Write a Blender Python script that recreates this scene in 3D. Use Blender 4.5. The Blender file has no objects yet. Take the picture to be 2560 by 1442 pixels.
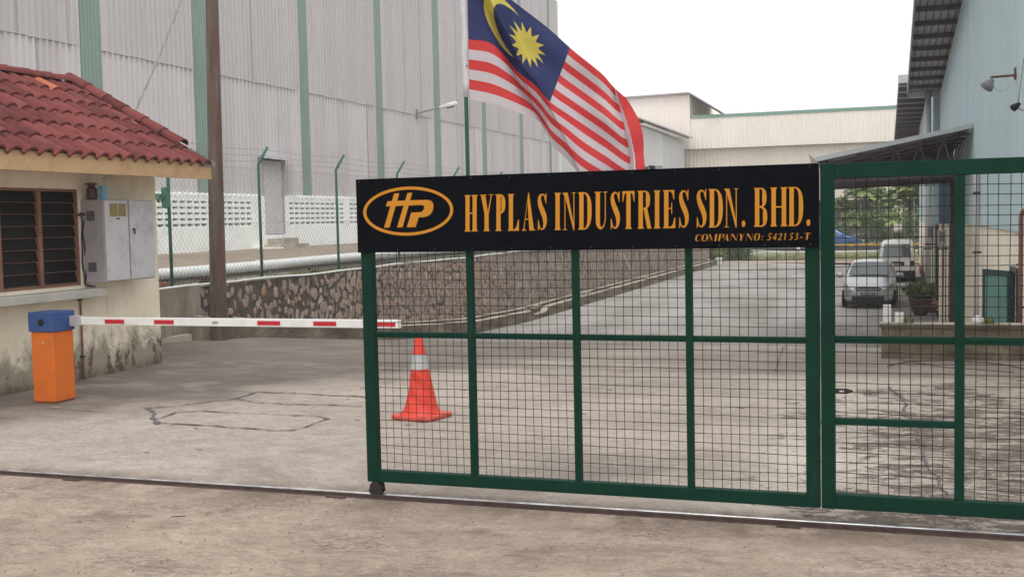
import bpy, bmesh, math, random
from mathutils import Vector, Matrix, noise
random.seed(7)
HAZE = .0015
sc = bpy.context.scene
COL = sc.collection
R_ = math.radians

# ------------------------------------------------------------------ materials
def lin(c):
    return tuple(((v/255.)/12.92 if v <= 10 else (((v/255.)+.055)/1.055)**2.4) for v in c)

class NT:
    def __init__(s, name):
        s.m = bpy.data.materials.new(name); s.m.use_nodes = True
        s.t = s.m.node_tree; s.n = s.t.nodes
        s.b = s.n['Principled BSDF']
        s.pos = None
    def new(s, typ, **kw):
        n = s.n.new(typ)
        for k, v in kw.items(): setattr(n, k, v)
        return n
    def link(s, a, b): s.t.links.new(a, b)
    def P(s):
        if s.pos is None: s.pos = s.new('ShaderNodeNewGeometry').outputs['Position']
        return s.pos
    def mapped(s, scale=(1,1,1)):
        n = s.new('ShaderNodeMapping'); n.inputs['Scale'].default_value = scale
        s.link(s.P(), n.inputs['Vector']); return n.outputs[0]
    def noise(s, scale=1, detail=4, rough=.6, sv=(1,1,1), dist=0):
        n = s.new('ShaderNodeTexNoise'); n.inputs['Scale'].default_value = scale
        n.inputs['Detail'].default_value = detail; n.inputs['Roughness'].default_value = rough
        n.inputs['Distortion'].default_value = dist
        s.link(s.mapped(sv), n.inputs['Vector']); return n.outputs['Fac']
    def ramp(s, fac, stops):
        n = s.new('ShaderNodeValToRGB'); cr = n.color_ramp
        while len(cr.elements) < len(stops): cr.elements.new(.5)
        for e, (p, c) in zip(cr.elements, stops):
            e.position = p
            e.color = (c, c, c, 1) if isinstance(c, (int, float)) else (c[0], c[1], c[2], 1)
        s.link(fac, n.inputs[0]); return n.outputs[0]
    def mix(s, fac, a, b, mode='MIX'):
        n = s.new('ShaderNodeMix', data_type='RGBA', blend_type=mode)
        if isinstance(fac, (int, float)): n.inputs[0].default_value = fac
        else: s.link(fac, n.inputs[0])
        for i, v in ((6, a), (7, b)):
            if isinstance(v, tuple): n.inputs[i].default_value = (v[0], v[1], v[2], 1)
            else: s.link(v, n.inputs[i])
        return n.outputs[2]
    def math(s, op, a, b=0., c=None):
        n = s.new('ShaderNodeMath', operation=op)
        for i, v in enumerate((a, b) if c is None else (a, b, c)):
            if isinstance(v, (int, float)): n.inputs[i].default_value = v
            else: s.link(v, n.inputs[i])
        return n.outputs[0]
    def xyz(s):
        n = s.new('ShaderNodeSeparateXYZ'); s.link(s.P(), n.inputs[0]); return n.outputs
    def bump(s, h, strength=.3, dist=.01):
        n = s.new('ShaderNodeBump'); n.inputs['Strength'].default_value = strength
        n.inputs['Distance'].default_value = dist
        s.link(h, n.inputs['Height']); s.link(n.outputs[0], s.b.inputs['Normal'])
    def color(s, c):
        if isinstance(c, tuple): s.b.inputs['Base Color'].default_value = (c[0], c[1], c[2], 1)
        else: s.link(c, s.b.inputs['Base Color'])
    def rough(s, r, metal=0, spec=None):
        if isinstance(r, (int, float)): s.b.inputs['Roughness'].default_value = r
        else: s.link(r, s.b.inputs['Roughness'])
        s.b.inputs['Metallic'].default_value = metal
        if spec is not None: s.b.inputs['Specular IOR Level'].default_value = spec

def sc3(c, k): return tuple(min(1, v*k) for v in c)

def paint(name, rgb, k=1., rough=.5, var=.12, scale=6, metal=0, dirt=None, dirtamt=.5, dscale=2, sv=(1,1,1), spec=.4, bump=.0):
    """plain paint / plaster with mottling and optional dirt blotches"""
    t = NT(name); c = sc3(lin(rgb), k)
    n1 = t.noise(scale, 5, .65, sv)
    col = t.mix(t.ramp(n1, [(.3, 0), (.7, 1)]), sc3(c, 1-var), sc3(c, 1+var))
    if dirt:
        n2 = t.noise(dscale, 6, .7, sv)
        col = t.mix(t.ramp(n2, [(.5, 0), (.72, dirtamt)]), col, sc3(lin(dirt), k))
    t.color(col); t.rough(rough, metal, spec)
    if bump: t.bump(n1, bump, .01)
    return t.m

M = {}
def sm0(t, sock, lo, hi):
    mr = t.new('ShaderNodeMapRange', interpolation_type='SMOOTHSTEP'); t.link(sock, mr.inputs[0])
    mr.inputs[1].default_value = lo; mr.inputs[2].default_value = hi; return mr.outputs[0]
M['gate_green'] = paint('gate_green', (18,66,50), .75, .5, .12, 9, dirt=(26,44,38), dirtamt=.35, spec=.2)
_m = M['gate_green']; t = NT('gate_green_worn'); c0 = sc3(lin((12,60,46)), .72)
c = t.mix(t.ramp(t.noise(4,5,.65), [(.3,0),(.7,1)]), sc3(c0,.82), sc3(c0,1.22))
c = t.mix(t.ramp(t.noise(38,6,.8), [(.64,0),(.70,.5)]), c, lin((70,62,50)))
c = t.mix(t.ramp(t.noise(20,5,.8,(1,1,.15)), [(.58,0),(.72,.3)]), c, lin((44,76,64)))
t.color(c); t.rough(.6,0,.12); M['gate_green'] = t.m
M['wire'] = paint('wire_dark', (44,50,46), .8, .6, .25, 30, metal=.2)
M['sign_black'] = paint('sign_black', (18,21,29), .5, .7, .15, 3, spec=.03)
M['gold'] = paint('gold_lettering', (206,140,46), .95, .55, .05, 5, spec=.1)
M['rust'] = paint('rusty_steel', (82,64,58), .8, .75, .3, 20, dirt=(40,30,26), dirtamt=.8, dscale=8)
t = NT('polished_rail'); t.color(t.mix(t.ramp(t.noise(6,5,.7,(1,8,8)), [(.35,0),(.6,1)]), (.28,.26,.25), (.75,.75,.76)))
t.rough(.28, .9); M['rail_shine'] = t.m
M['black_iron'] = paint('black_iron', (48,42,40), .9, .6, .3, 30)
M['pole_green'] = paint('pole_green', (16,88,66), .8, .4, .1, 8)
M['pole_wood'] = None
M['white'] = paint('white_paint', (226,226,224), 1.05, .4, .04, 4, dirt=(150,146,138), dirtamt=.35, dscale=3)
M['arm_red'] = paint('red_patch', (176,28,44), 1.2, .4, .08, 5)
M['orange'] = paint('orange_box', (222,116,46), 1.0, .45, .05, 4, dirt=(176,104,60), dirtamt=.5, dscale=7, spec=.25)
M['blue'] = paint('blue_box', (56,86,142), .95, .45, .08, 4, dirt=(84,100,136), dirtamt=.5, dscale=8, spec=.25)
M['dark'] = paint('dark_void', (24,22,22), .8, .6, .2, 6)
M['glass_dark'] = paint('louver_glass', (46,42,42), .5, .12, .2, 6, spec=.6)
M['frame_brown'] = paint('window_frame', (150,108,88), .9, .55, .2, 12, dirt=(110,80,66), dirtamt=.6)
M['sill'] = paint('sill_concrete', (190,188,180), 1.0, .8, .12, 8, dirt=(110,106,98), dirtamt=.5)
M['fascia'] = paint('fascia', (196,162,122), 1.02, .6, .08, 4, dirt=(120,100,76), dirtamt=.4, dscale=3)
M['cab_white'] = paint('cabinet_white', (198,196,200), 1.05, .45, .06, 6, dirt=(120,104,98), dirtamt=.4, dscale=4)
M['cab_side'] = paint('cabinet_side', (176,170,172), 1.0, .5, .08, 5, dirt=(110,100,96), dirtamt=.3, dscale=3)
M['meter_glass'] = paint('meter_window', (150,132,84), 1.0, .2, .2, 20)
M['cable'] = paint('cable_black', (40,38,38), .8, .6, .2, 10)
M['cable_white'] = paint('cable_white', (206,204,198), 1, .6, .1, 10)
M['pipe_brown'] = paint('pipe_brown', (140,98,84), 1.1, .6, .25, 14)
M['pvc'] = paint('white_pvc_pipe', (232,234,234), 1.0, .35, .05, 3, dirt=(170,168,160), dirtamt=.4, dscale=3)
M['cone_red'] = paint('cone_orange', (226,68,50), .95, .4, .08, 9, dirt=(170,60,44), dirtamt=.4, dscale=9)
M['cone_band'] = paint('cone_band', (184,186,186), .9, .5, .06, 12)
M['cone_base'] = paint('cone_base', (206,84,66), 1.0, .6, .15, 12, dirt=(110,60,52), dirtamt=.7, dscale=9)
M['fence_green'] = paint('fence_post_green', (74,124,108), 1.0, .6, .15, 8, dirt=(70,80,70), dirtamt=.5)
M['fence_wire'] = paint('fence_wire', (136,142,138), 1., .5, .15, 20, metal=.3)
M['concrete_grey'] = paint('concrete_grey', (168,160,150), 1.15, .85, .2, 3, dirt=(92,84,74), dirtamt=.8, dscale=1.3, bump=.2)
M['block_white'] = paint('vent_block_white', (220,225,222), 1.3, .8, .05, 5, dirt=(176,182,176), dirtamt=.5, dscale=.8)
M['teal_door'] = paint('teal_door', (104,150,142), .88, .5, .1, 3, dirt=(60,96,92), dirtamt=.4)
M['teal_dark'] = paint('teal_dark', (42,66,66), .9, .5, .2, 4)
M['pipe_red'] = paint('red_oxide_pipe', (146,98,84), .85, .5, .15, 9)
M['grey_pipe'] = paint('grey_downpipe', (188,188,186), .95, .45, .06, 4)
M['box_grey'] = paint('meter_box_grey', (170,172,168), .9, .5, .1, 5)
M['pot'] = paint('pot_brown', (84,62,54), .95, .7, .2, 9)
M['terracotta'] = paint('pot_terracotta', (150,86,66), .95, .7, .2, 9)
M['lamp_grey'] = paint('lamp_grey', (150,148,150), .9, .4, .1, 5)
M['steel_dark'] = paint('steel_dark', (82,78,76), .9, .6, .2, 5)
M['truss'] = paint('truss_brown', (90,80,80), .9, .6, .2, 8)
M['bark'] = paint('palm_trunk', (150,148,136), .9, .8, .25, 6)
M['silver'] = None
M['tyre'] = paint('tyre', (34,34,34), .8, .8, .2, 10)
M['plastic_black'] = paint('black_plastic', (34,34,36), .8, .4, .15, 10)
M['yellow_rail'] = paint('yellow_rail', (226,178,66), 1., .5, .1, 5)
M['green_trim'] = paint('green_trim', (116,154,138), 1.15, .5, .08, 2)
M['window_dim'] = paint('window_pane', (64,70,74), .7, .15, .2, 3, spec=.6)
M['red_paint'] = paint('red_skirting', (140,44,46), .95, .5, .1, 5)
M['carton'] = paint('carton_blue', (120,170,196), 1.2, .5, .25, 40)
M['jar'] = paint('jar_brown', (84,60,54), .95, .5, .2, 10)

def carpaint(name, rgb, k=.9, metal=.5):
    t = NT(name); t.color(sc3(lin(rgb), k)); t.rough(.3, metal)
    t.b.inputs['Coat Weight'].default_value = .6; t.b.inputs['Coat Roughness'].default_value = .08
    return t.m
M['silver'] = carpaint('silver_paint', (186,188,192), .85, .55)
M['van_white'] = carpaint('van_paint', (218,217,214), 1.1, .0)
M['car_blue'] = carpaint('blue_paint', (50,98,158), .9, .3)
M['glass_dark'] = paint('louver_glass', (34,30,30), .5, .5, .2, 6, spec=.15)
t = NT('car_glass'); t.color((.10,.12,.12)); t.rough(.08, .35, 1.0); M['car_glass'] = t.m
t = NT('lamp_glass'); t.color((.16,.17,.18)); t.rough(.15, .3); M['lamp_glass'] = t.m
t = NT('tail_glass'); t.color((.05,.03,.03)); t.rough(.15); M['tail_glass'] = t.m

def sm_(t, sock, lo, hi):
    mr = t.new('ShaderNodeMapRange', interpolation_type='SMOOTHSTEP'); t.link(sock, mr.inputs[0])
    mr.inputs[1].default_value = lo; mr.inputs[2].default_value = hi; return mr.outputs[0]
# --- pole: concrete/wood brown with rust streaks on right side
t = NT('pole_brown')
n = t.noise(2.2, 6, .7, (6,6,.5)); c = t.ramp(n, [(.3, lin((66,58,54))), (.5, lin((98,88,80))), (.72, lin((122,112,102)))])
n2 = t.noise(3, 4, .6, (5,5,.25)); c = t.mix(t.math('MULTIPLY', t.ramp(n2, [(.45,0),(.6,.5)]), sm_(t, t.xyz()[0], -9.62, -9.53)), c, lin((120,74,60)))
t.color(c); t.rough(.85); t.bump(n, .3, .01); M['pole_wood'] = t.m

# --- apron (dusty concrete in front of the gate)
def ground_mat(name, stops, big, fine=18, stain=None, stain_amt=.7, stainscale=.8, sv=(1,1,1), thr=(.5,.68), zone=None, rough=.9, speck=(92,78,68)):
    t = NT(name)
    a = t.noise(big, 8, .62, sv, .4); b = t.noise(fine, 6, .7, sv); cfine = t.noise(90, 3, .6)
    fb = t.noise(fine*4.5, 8, .78, (.8,1.4,1)); f = t.math('ADD', t.math('MULTIPLY', a, .46), t.math('ADD', t.math('MULTIPLY', b, .28), t.math('MULTIPLY', fb, .26)))
    c = t.ramp(f, [(p, lin(q)) for p, q in stops])
    if stain:
        s = t.noise(stainscale, 9, .7, sv, .8)
        m = t.ramp(s, [(thr[0], 0), (thr[1], stain_amt)])
        if zone:   # zone: (axis, lo, hi) only where coordinate rises from lo to hi
            ax, lo, hi = zone
            mr = t.new('ShaderNodeMapRange'); t.link(t.xyz()[ax], mr.inputs[0])
            mr.inputs[1].default_value = lo; mr.inputs[2].default_value = hi
            m = t.math('MULTIPLY', m, mr.outputs[0])
        c = t.mix(m, c, lin(stain))
    sp = t.noise(28, 6, .8, sv)
    c = t.mix(t.ramp(sp, [(.55, 0), (.68, .6)]), c, lin(speck))
    g1 = t.noise(9, 9, .8, (.8,1.3,1), .3); c = t.mix(t.ramp(g1, [(.52, 0), (.57, .32)]), c, lin(stain or speck))
    g2 = t.noise(6.5, 9, .8, (.8,1.3,1), .3); c = t.mix(t.ramp(g2, [(.54, 0), (.60, .35)]), c, sc3(lin(stops[-1][1]), 1.12))
    g3 = t.noise(34, 6, .85, (1,1.2,1)); c = t.mix(t.ramp(g3, [(.53, 0), (.58, .42)]), c, lin(speck))
    c = t.mix(t.ramp(cfine, [(.35, 0), (.7, .22)]), c, sc3(lin(stops[-1][1]), 1.05))
    t.color(c); t.rough(rough, 0, .2)
    h = t.math('ADD', b, t.math('MULTIPLY', cfine, .5)); t.bump(h, .35, .008)
    return t
M['apron'] = ground_mat('apron_dusty', [(.36,(120,104,92)), (.45,(150,134,120)), (.54,(173,156,142)), (.64,(185,170,156))], .7, 7,
                        stain=(108,92,84), stain_amt=.85, stainscale=1.3, sv=(.8,1.2,1), thr=(.53,.66))
t = M["apron"]; cin = t.b.inputs['Base Color'].links[0].from_socket
zt = t.math('MULTIPLY', sm_(t, t.xyz()[1], 5.7, 6.25), t.ramp(t.noise(2.2, 8, .78, (1,.5,1), .4), [(.42,0),(.56,.75)]))
cin = t.mix(zt, cin, lin((108,94,84)))
cl1 = t.ramp(t.noise(1.15, 5, .6, (1,1.2,1)), [(.48,0),(.62,1)]); sp1 = t.ramp(t.noise(20, 9, .85, (.8,1.3,1)), [(.49,0),(.53,.75)])
cin = t.mix(t.math('MULTIPLY', cl1, sp1), cin, lin((112,98,88)))
t.color(cin); M['apron'] = t.m
t = ground_mat('drive_concrete', [(.36,(136,126,118)), (.45,(160,149,140)), (.54,(180,168,158)), (.66,(192,181,171))], .6, 6,
               stain=(112,103,96), stain_amt=.6, stainscale=.55, sv=(.8,1,1), thr=(.51,.66))
# dark algae mottling at the right of the gate and dark wash by the guard house
col_in = t.b.inputs['Base Color'].links[0].from_socket
X, Y, Z = t.xyz()[0], t.xyz()[1], t.xyz()[2]
def sm(t, sock, lo, hi):
    mr = t.new('ShaderNodeMapRange', interpolation_type='SMOOTHSTEP'); t.link(sock, mr.inputs[0])
    mr.inputs[1].default_value = lo; mr.inputs[2].default_value = hi; return mr.outputs[0]
alg = t.noise(2.6, 10, .84, (1,1.9,1), .6); alg2 = t.noise(.7, 5, .6)
z1 = t.math('MULTIPLY', sm(t, X, -1.3, .6), sm(t, Y, 13.8, 8.5))
thr = t.math('ADD', t.math('MULTIPLY', z1, .11), t.math('ADD', t.math('MULTIPLY', alg, .8), t.math('MULTIPLY', alg2, .2)))
m = t.math('MULTIPLY', t.ramp(thr, [(.555, 0), (.585, .95)]), t.ramp(z1, [(0,0),(.12,1)]))
white_p = t.ramp(t.noise(5.5, 8, .8, (1,2.6,1), .4), [(.55,0),(.58,.9)])
m = t.math('MULTIPLY', m, t.math('SUBTRACT', 1., t.math('MULTIPLY', white_p, .8)))
c = t.mix(t.math('MULTIPLY', t.ramp(z1, [(0,0),(.25,.55)]), t.ramp(alg, [(.42,0),(.5,1)])), col_in, lin((216,207,196)))
c = t.mix(m, c, lin((94,85,77)))
edge = t.math('ADD', t.math('ADD', X, t.math('MULTIPLY', t.math('SUBTRACT', Y, 9.), -.62)), t.math('MULTIPLY', t.math('SUBTRACT', t.noise(.9, 5, .6), .5), 2.2))
z2 = sm(t, edge, -5.9, -7.6)
c = t.mix(t.math('MULTIPLY', z2, t.ramp(t.noise(1.3, 7, .7, (.7,1.4,1), .5), [(.40,.50),(.54,.95)])), c, lin((103,96,90)))
zb = t.math('MULTIPLY', sm(t, Y, 11.9, 12.5), sm(t, Y, 15.5, 13.6))
c = t.mix(t.math('MULTIPLY', zb, t.ramp(t.noise(1.0, 6, .7, (.5,2,1), .5), [(.38,.15),(.6,.75)])), c, lin((124,114,106)))
z3 = t.math('MULTIPLY', sm(t, X, -6.4, -7.6), sm(t, Y, 8.2, 9.2))
c = t.mix(t.math('MULTIPLY', z3, .3), c, lin((120,112,104)))
# broad greyer tyre lanes further down
z4 = sm(t, Y, 16, 30)
c = t.mix(t.math('MULTIPLY', z4, t.ramp(t.noise(.5, 6, .6, (1,.3,1)), [(.35,.3),(.65,.85)])), c, lin((182,178,174)))
# thin dirt line along the gate track
zt = t.math('MULTIPLY', sm(t, Y, 6.62, 6.34), t.ramp(t.noise(3, 7, .75, (1,.4,1)), [(.4,.1),(.6,.7)]))
c = t.mix(zt, c, lin((104,92,84)))
t.color(c); M['drive'] = t.m
M['asphalt'] = ground_mat('asphalt', [(.3,(96,92,90)), (.5,(118,114,112)), (.7,(136,132,128))], 1.2, 14, stain=(80,76,74), stainscale=2).m
M['terrace'] = ground_mat('terrace_soil', [(.3,(128,110,94)), (.5,(158,142,126)), (.7,(176,162,146))], .6, 8, stain=(96,86,74), stainscale=.8, sv=(1,.4,1)).m
M['grass'] = ground_mat('verge_grass', [(.3,(84,92,66)), (.5,(120,126,92)), (.7,(150,150,116))], 1.5, 12, stain=(120,104,84), stainscale=1.2).m
M['earth'] = ground_mat('far_ground', [(.3,(120,116,100)), (.5,(140,138,120)), (.7,(160,156,140))], .1, 2).m
M['crack'] = paint('crack_sealant', (108,104,104), .95, .8, .2, 20)
M['redsoil'] = ground_mat('red_soil', [(.3,(150,118,106)), (.5,(176,150,138)), (.7,(196,178,166))], .4, 5).m

# --- guard house plaster: cream, flaking dirty foot
t = NT('cream_plaster')
base = t.ramp(t.noise(3, 5, .6), [(.3, sc3(lin((216,205,184)),1.3)), (.7, sc3(lin((228,219,200)),1.3))])
zz = t.xyz()[2]
foot = sm(t, zz, .75, .0)
gr = t.noise(2.2, 9, .75, (1,1,.8), .5)
mask = t.ramp(t.math('ADD', t.math('MULTIPLY', foot, .33), gr), [(.56, 0), (.76, .8)])
c = t.mix(mask, base, lin((126,118,104)))
fl = t.noise(4.2, 8, .8, (1,1,.45), .3)
mask2 = t.math('MULTIPLY', t.ramp(t.math('ADD', fl, t.math('MULTIPLY', foot, .14)), [(.655, 0), (.68, 1)]), t.ramp(foot, [(.15,0),(.4,1)]))
c = t.mix(mask2, c, lin((104,84,78)))
low = t.math('MULTIPLY', sm(t, zz, .16, 0.), t.ramp(t.noise(5,5,.7), [(.3,.3),(.6,.9)]))
c = t.mix(low, c, lin((88,80,68)))
st = t.noise(5, 5, .7, (1,1,.12)); c = t.mix(t.ramp(st, [(.56,0),(.75,.35)]), c, lin((166,148,118)))
t.color(c); t.rough(.85,0,.2); t.bump(gr, .25, .01); M['plaster'] = t.m

# --- roof tiles
t = NT('clay_tiles')
at = t.new('ShaderNodeAttribute', attribute_name='tile_tint')
c = t.ramp(at.outputs['Fac'], [(0, sc3(lin((108,60,60)),.76)), (.5, sc3(lin((132,72,71)),.76)), (.92, sc3(lin((146,84,81)),.76)), (.95, sc3(lin((198,114,90)),.85)), (1., sc3(lin((204,122,96)),.85))])
n = t.noise(3.6, 8, .75, (1,1,1), .5); c = t.mix(t.ramp(n, [(.56, 0), (.64, .85)]), c, lin((64,54,52)))
n3 = t.noise(14, 5, .7); c = t.mix(t.ramp(n3, [(.4,0),(.75,.35)]), c, lin((148,92,84)))
t.color(c); t.rough(.95,0,.08); t.bump(n3, .2, .01); M['tiles'] = t.m
M['mortar'] = paint('grey_mortar', (140,136,130), 1, .9, .3, 9, dirt=(70,68,64), dirtamt=.9, dscale=4)
M['white_mortar'] = paint('pale_mortar', (196,190,182), 1, .9, .2, 12, dirt=(110,100,92), dirtamt=.6, dscale=8)

# --- cladding (real corrugation in mesh; colour per sheet)
def cladding(name, c1, c2, k, axis=1, sheet=.76, dirt=None, seam=None, sub=.2):
    t = NT(name)
    s = t.xyz()[axis]
    idx = t.math('FLOOR', t.math('DIVIDE', s, sheet))
    row = t.math('FLOOR', t.math('DIVIDE', t.math('ADD', t.xyz()[2], 30-6.0+12.), 3.45)) if seam else 0.
    wn = t.new('ShaderNodeTexWhiteNoise', noise_dimensions='2D')
    cb = t.new('ShaderNodeCombineXYZ'); t.link(idx, cb.inputs[0])
    if seam: t.link(t.math('GREATER_THAN', t.xyz()[2], 6.0), cb.inputs[1])
    t.link(cb.outputs[0], wn.inputs['Vector'])
    f = t.math('ADD', t.math('MULTIPLY', wn.outputs['Value'], .55), t.math('MULTIPLY', t.noise(.5, 5, .6, (1,1,.5) ), .45))
    c = t.ramp(f, [(.15, sc3(lin(c1), k)), (.85, sc3(lin(c2), k))])
    if seam:
        up = t.math('GREATER_THAN', t.xyz()[2], 6.0)
        c = t.mix(t.math('MULTIPLY', up, .5), c, sc3(lin(c1), k*.93))
    n = t.noise(9, 6, .75, (1,1,.05)); c = t.mix(t.ramp(n, [(.5,0),(.8,.4)]), c, sc3(lin(c1), k*.7))
    if dirt:
        n = t.noise(1.5, 8, .75, (1,1,.35)); c = t.mix(t.ramp(n, [(.55,0),(.75,.45)]), c, lin(dirt))
    t.color(c); t.rough(.6, .0, .3)
    return t.m
M['ware'] = cladding('warehouse_sheet', (180,175,177), (194,190,191), 1.2, 1, .79, dirt=(160,152,152), seam=True)
M['skylight'] = paint('green_translucent', (138,158,149), 1.02, .5, .1, 2, dirt=(118,136,128), dirtamt=.7, dscale=1.0, sv=(1,1,.6))
M['blue_clad'] = cladding('blue_sheet', (168,187,192), (180,197,203), 1.22, 1, 1.0, dirt=(150,176,182))
M['cream_wall'] = paint('cream_wall', (222,213,196), 1.3, .8, .05, 2, dirt=(180,160,130), dirtamt=.4, dscale=1.2)
M['cream_clad'] = cladding('cream_sheet', (216,207,198), (222,214,206), 1.4, 0, .9)
M['cream_clad2'] = cladding('cream_sheet_lower', (204,196,184), (212,204,194), 1.32, 0, .9)
M['cream_side'] = cladding('cream_sheet_side', (208,198,188), (214,205,196), 1.25, 1, .9)
M['grey_clad'] = paint('grey_render', (184,184,184), 1.3, .8, .05, .5)
M['soffit'] = paint('roof_underside', (158,150,152), 1.2, .5, .12, 2, metal=.0)
M['soffit_dark'] = paint('canopy_underside', (128,124,126), 1.0, .6, .15, 2)
M['purlin'] = paint('purlin_dark', (96,88,90), 1.0, .6, .15, 4)
M['metal_edge'] = paint('metal_edge', (190,196,198), 1, .4, .08, 5)

# --- stone wall
t = NT('rubble_wall')
vo = t.new('ShaderNodeTexVoronoi', feature='DISTANCE_TO_EDGE'); vo.inputs['Scale'].default_value = 4.6; vo.inputs['Randomness'].default_value = 1
mp = t.new('ShaderNodeMapping'); mp.inputs['Scale'].default_value = (1,1.0,.75)
addn = t.new('ShaderNodeVectorMath', operation='ADD')
nz = t.new('ShaderNodeTexNoise'); nz.inputs['Scale'].default_value = 3; nz.inputs['Detail'].default_value = 4
t.link(t.P(), nz.inputs['Vector'])
vs = t.new('ShaderNodeVectorMath', operation='SCALE'); vs.inputs['Scale'].default_value = .22; t.link(nz.outputs['Color'], vs.inputs[0])
t.link(t.P(), mp.inputs['Vector']); t.link(mp.outputs[0], addn.inputs[0]); t.link(vs.outputs[0], addn.inputs[1])
t.link(addn.outputs[0], vo.inputs['Vector'])
vc = t.new('ShaderNodeTexVoronoi'); vc.inputs['Scale'].default_value = 4.6; t.link(addn.outputs[0], vc.inputs['Vector'])
sepc = t.new('ShaderNodeSeparateColor'); t.link(vc.outputs['Color'], sepc.inputs[0])
stone = t.ramp(sepc.outputs[0], [(0, lin((136,120,110))), (.25, lin((182,166,154))), (.5, lin((168,153,143))), (.75, lin((154,143,138))), (.9, lin((180,158,136))), (1, lin((200,188,178)))])
stone = t.mix(t.ramp(t.noise(14,6,.7), [(.4,0),(.7,.5)]), stone, lin((110,96,88)))
near = sm(t, t.xyz()[1], 24, 16)
thr = t.math('ADD', t.math('MULTIPLY', near, .16), .03)
thr = t.math('ADD', thr, t.math('MULTIPLY', t.math('SUBTRACT', t.noise(1.3,3,.5), .5), .16))
dd = t.math('SUBTRACT', vo.outputs[0], thr)
mask = sm(t, dd, 0, .03)
mort = t.ramp(t.noise(6,5,.7), [(.3, lin((70,64,59))), (.7, lin((112,102,94)))])
c = t.mix(mask, mort, stone); t.color(c); t.rough(.9,0,.2); t.bump(t.math('MULTIPLY', mask, 1.), .8, .04); M['rubble'] = t.m

t = NT('stained_concrete')
a = t.noise(2.5, 7, .7, (1,1,.35), .3)
c = t.ramp(a, [(.3, lin((104,96,84))), (.5, lin((146,137,122))), (.7, lin((178,171,158)))])
c = t.mix(t.ramp(t.noise(3,4,.6,(1,1,.08)), [(.6,0),(.72,.7)]), c, lin((112,78,58)))
t.color(c); t.rough(.9,0,.2); t.bump(a, .3, .02); M['stained'] = t.m

# --- leaves
def leafmat(name, a, b, k=1.):
    t = NT(name)
    at = t.new('ShaderNodeAttribute', attribute_name='leaf_tint')
    t.color(t.ramp(at.outputs['Fac'], [(0, sc3(lin(a),k)), (1, sc3(lin(b),k))]))
    t.rough(.6,0,.3); return t.m
M['palm_leaf'] = leafmat('palm_leaf', (78,98,62), (158,174,112))
M['shrub_leaf'] = leafmat('shrub_leaf', (50,66,42), (110,128,78))
M['weed_leaf'] = leafmat('weed_leaf', (70,82,48), (150,154,96))
M['ti_leaf'] = leafmat('red_leaf', (60,24,32), (104,44,50))

# ------------------------------------------------------------------ mesh builder
def wloc(o):
    v = Vector((0,0,0))
    while o: v += o.location; o = o.parent
    return v

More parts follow.
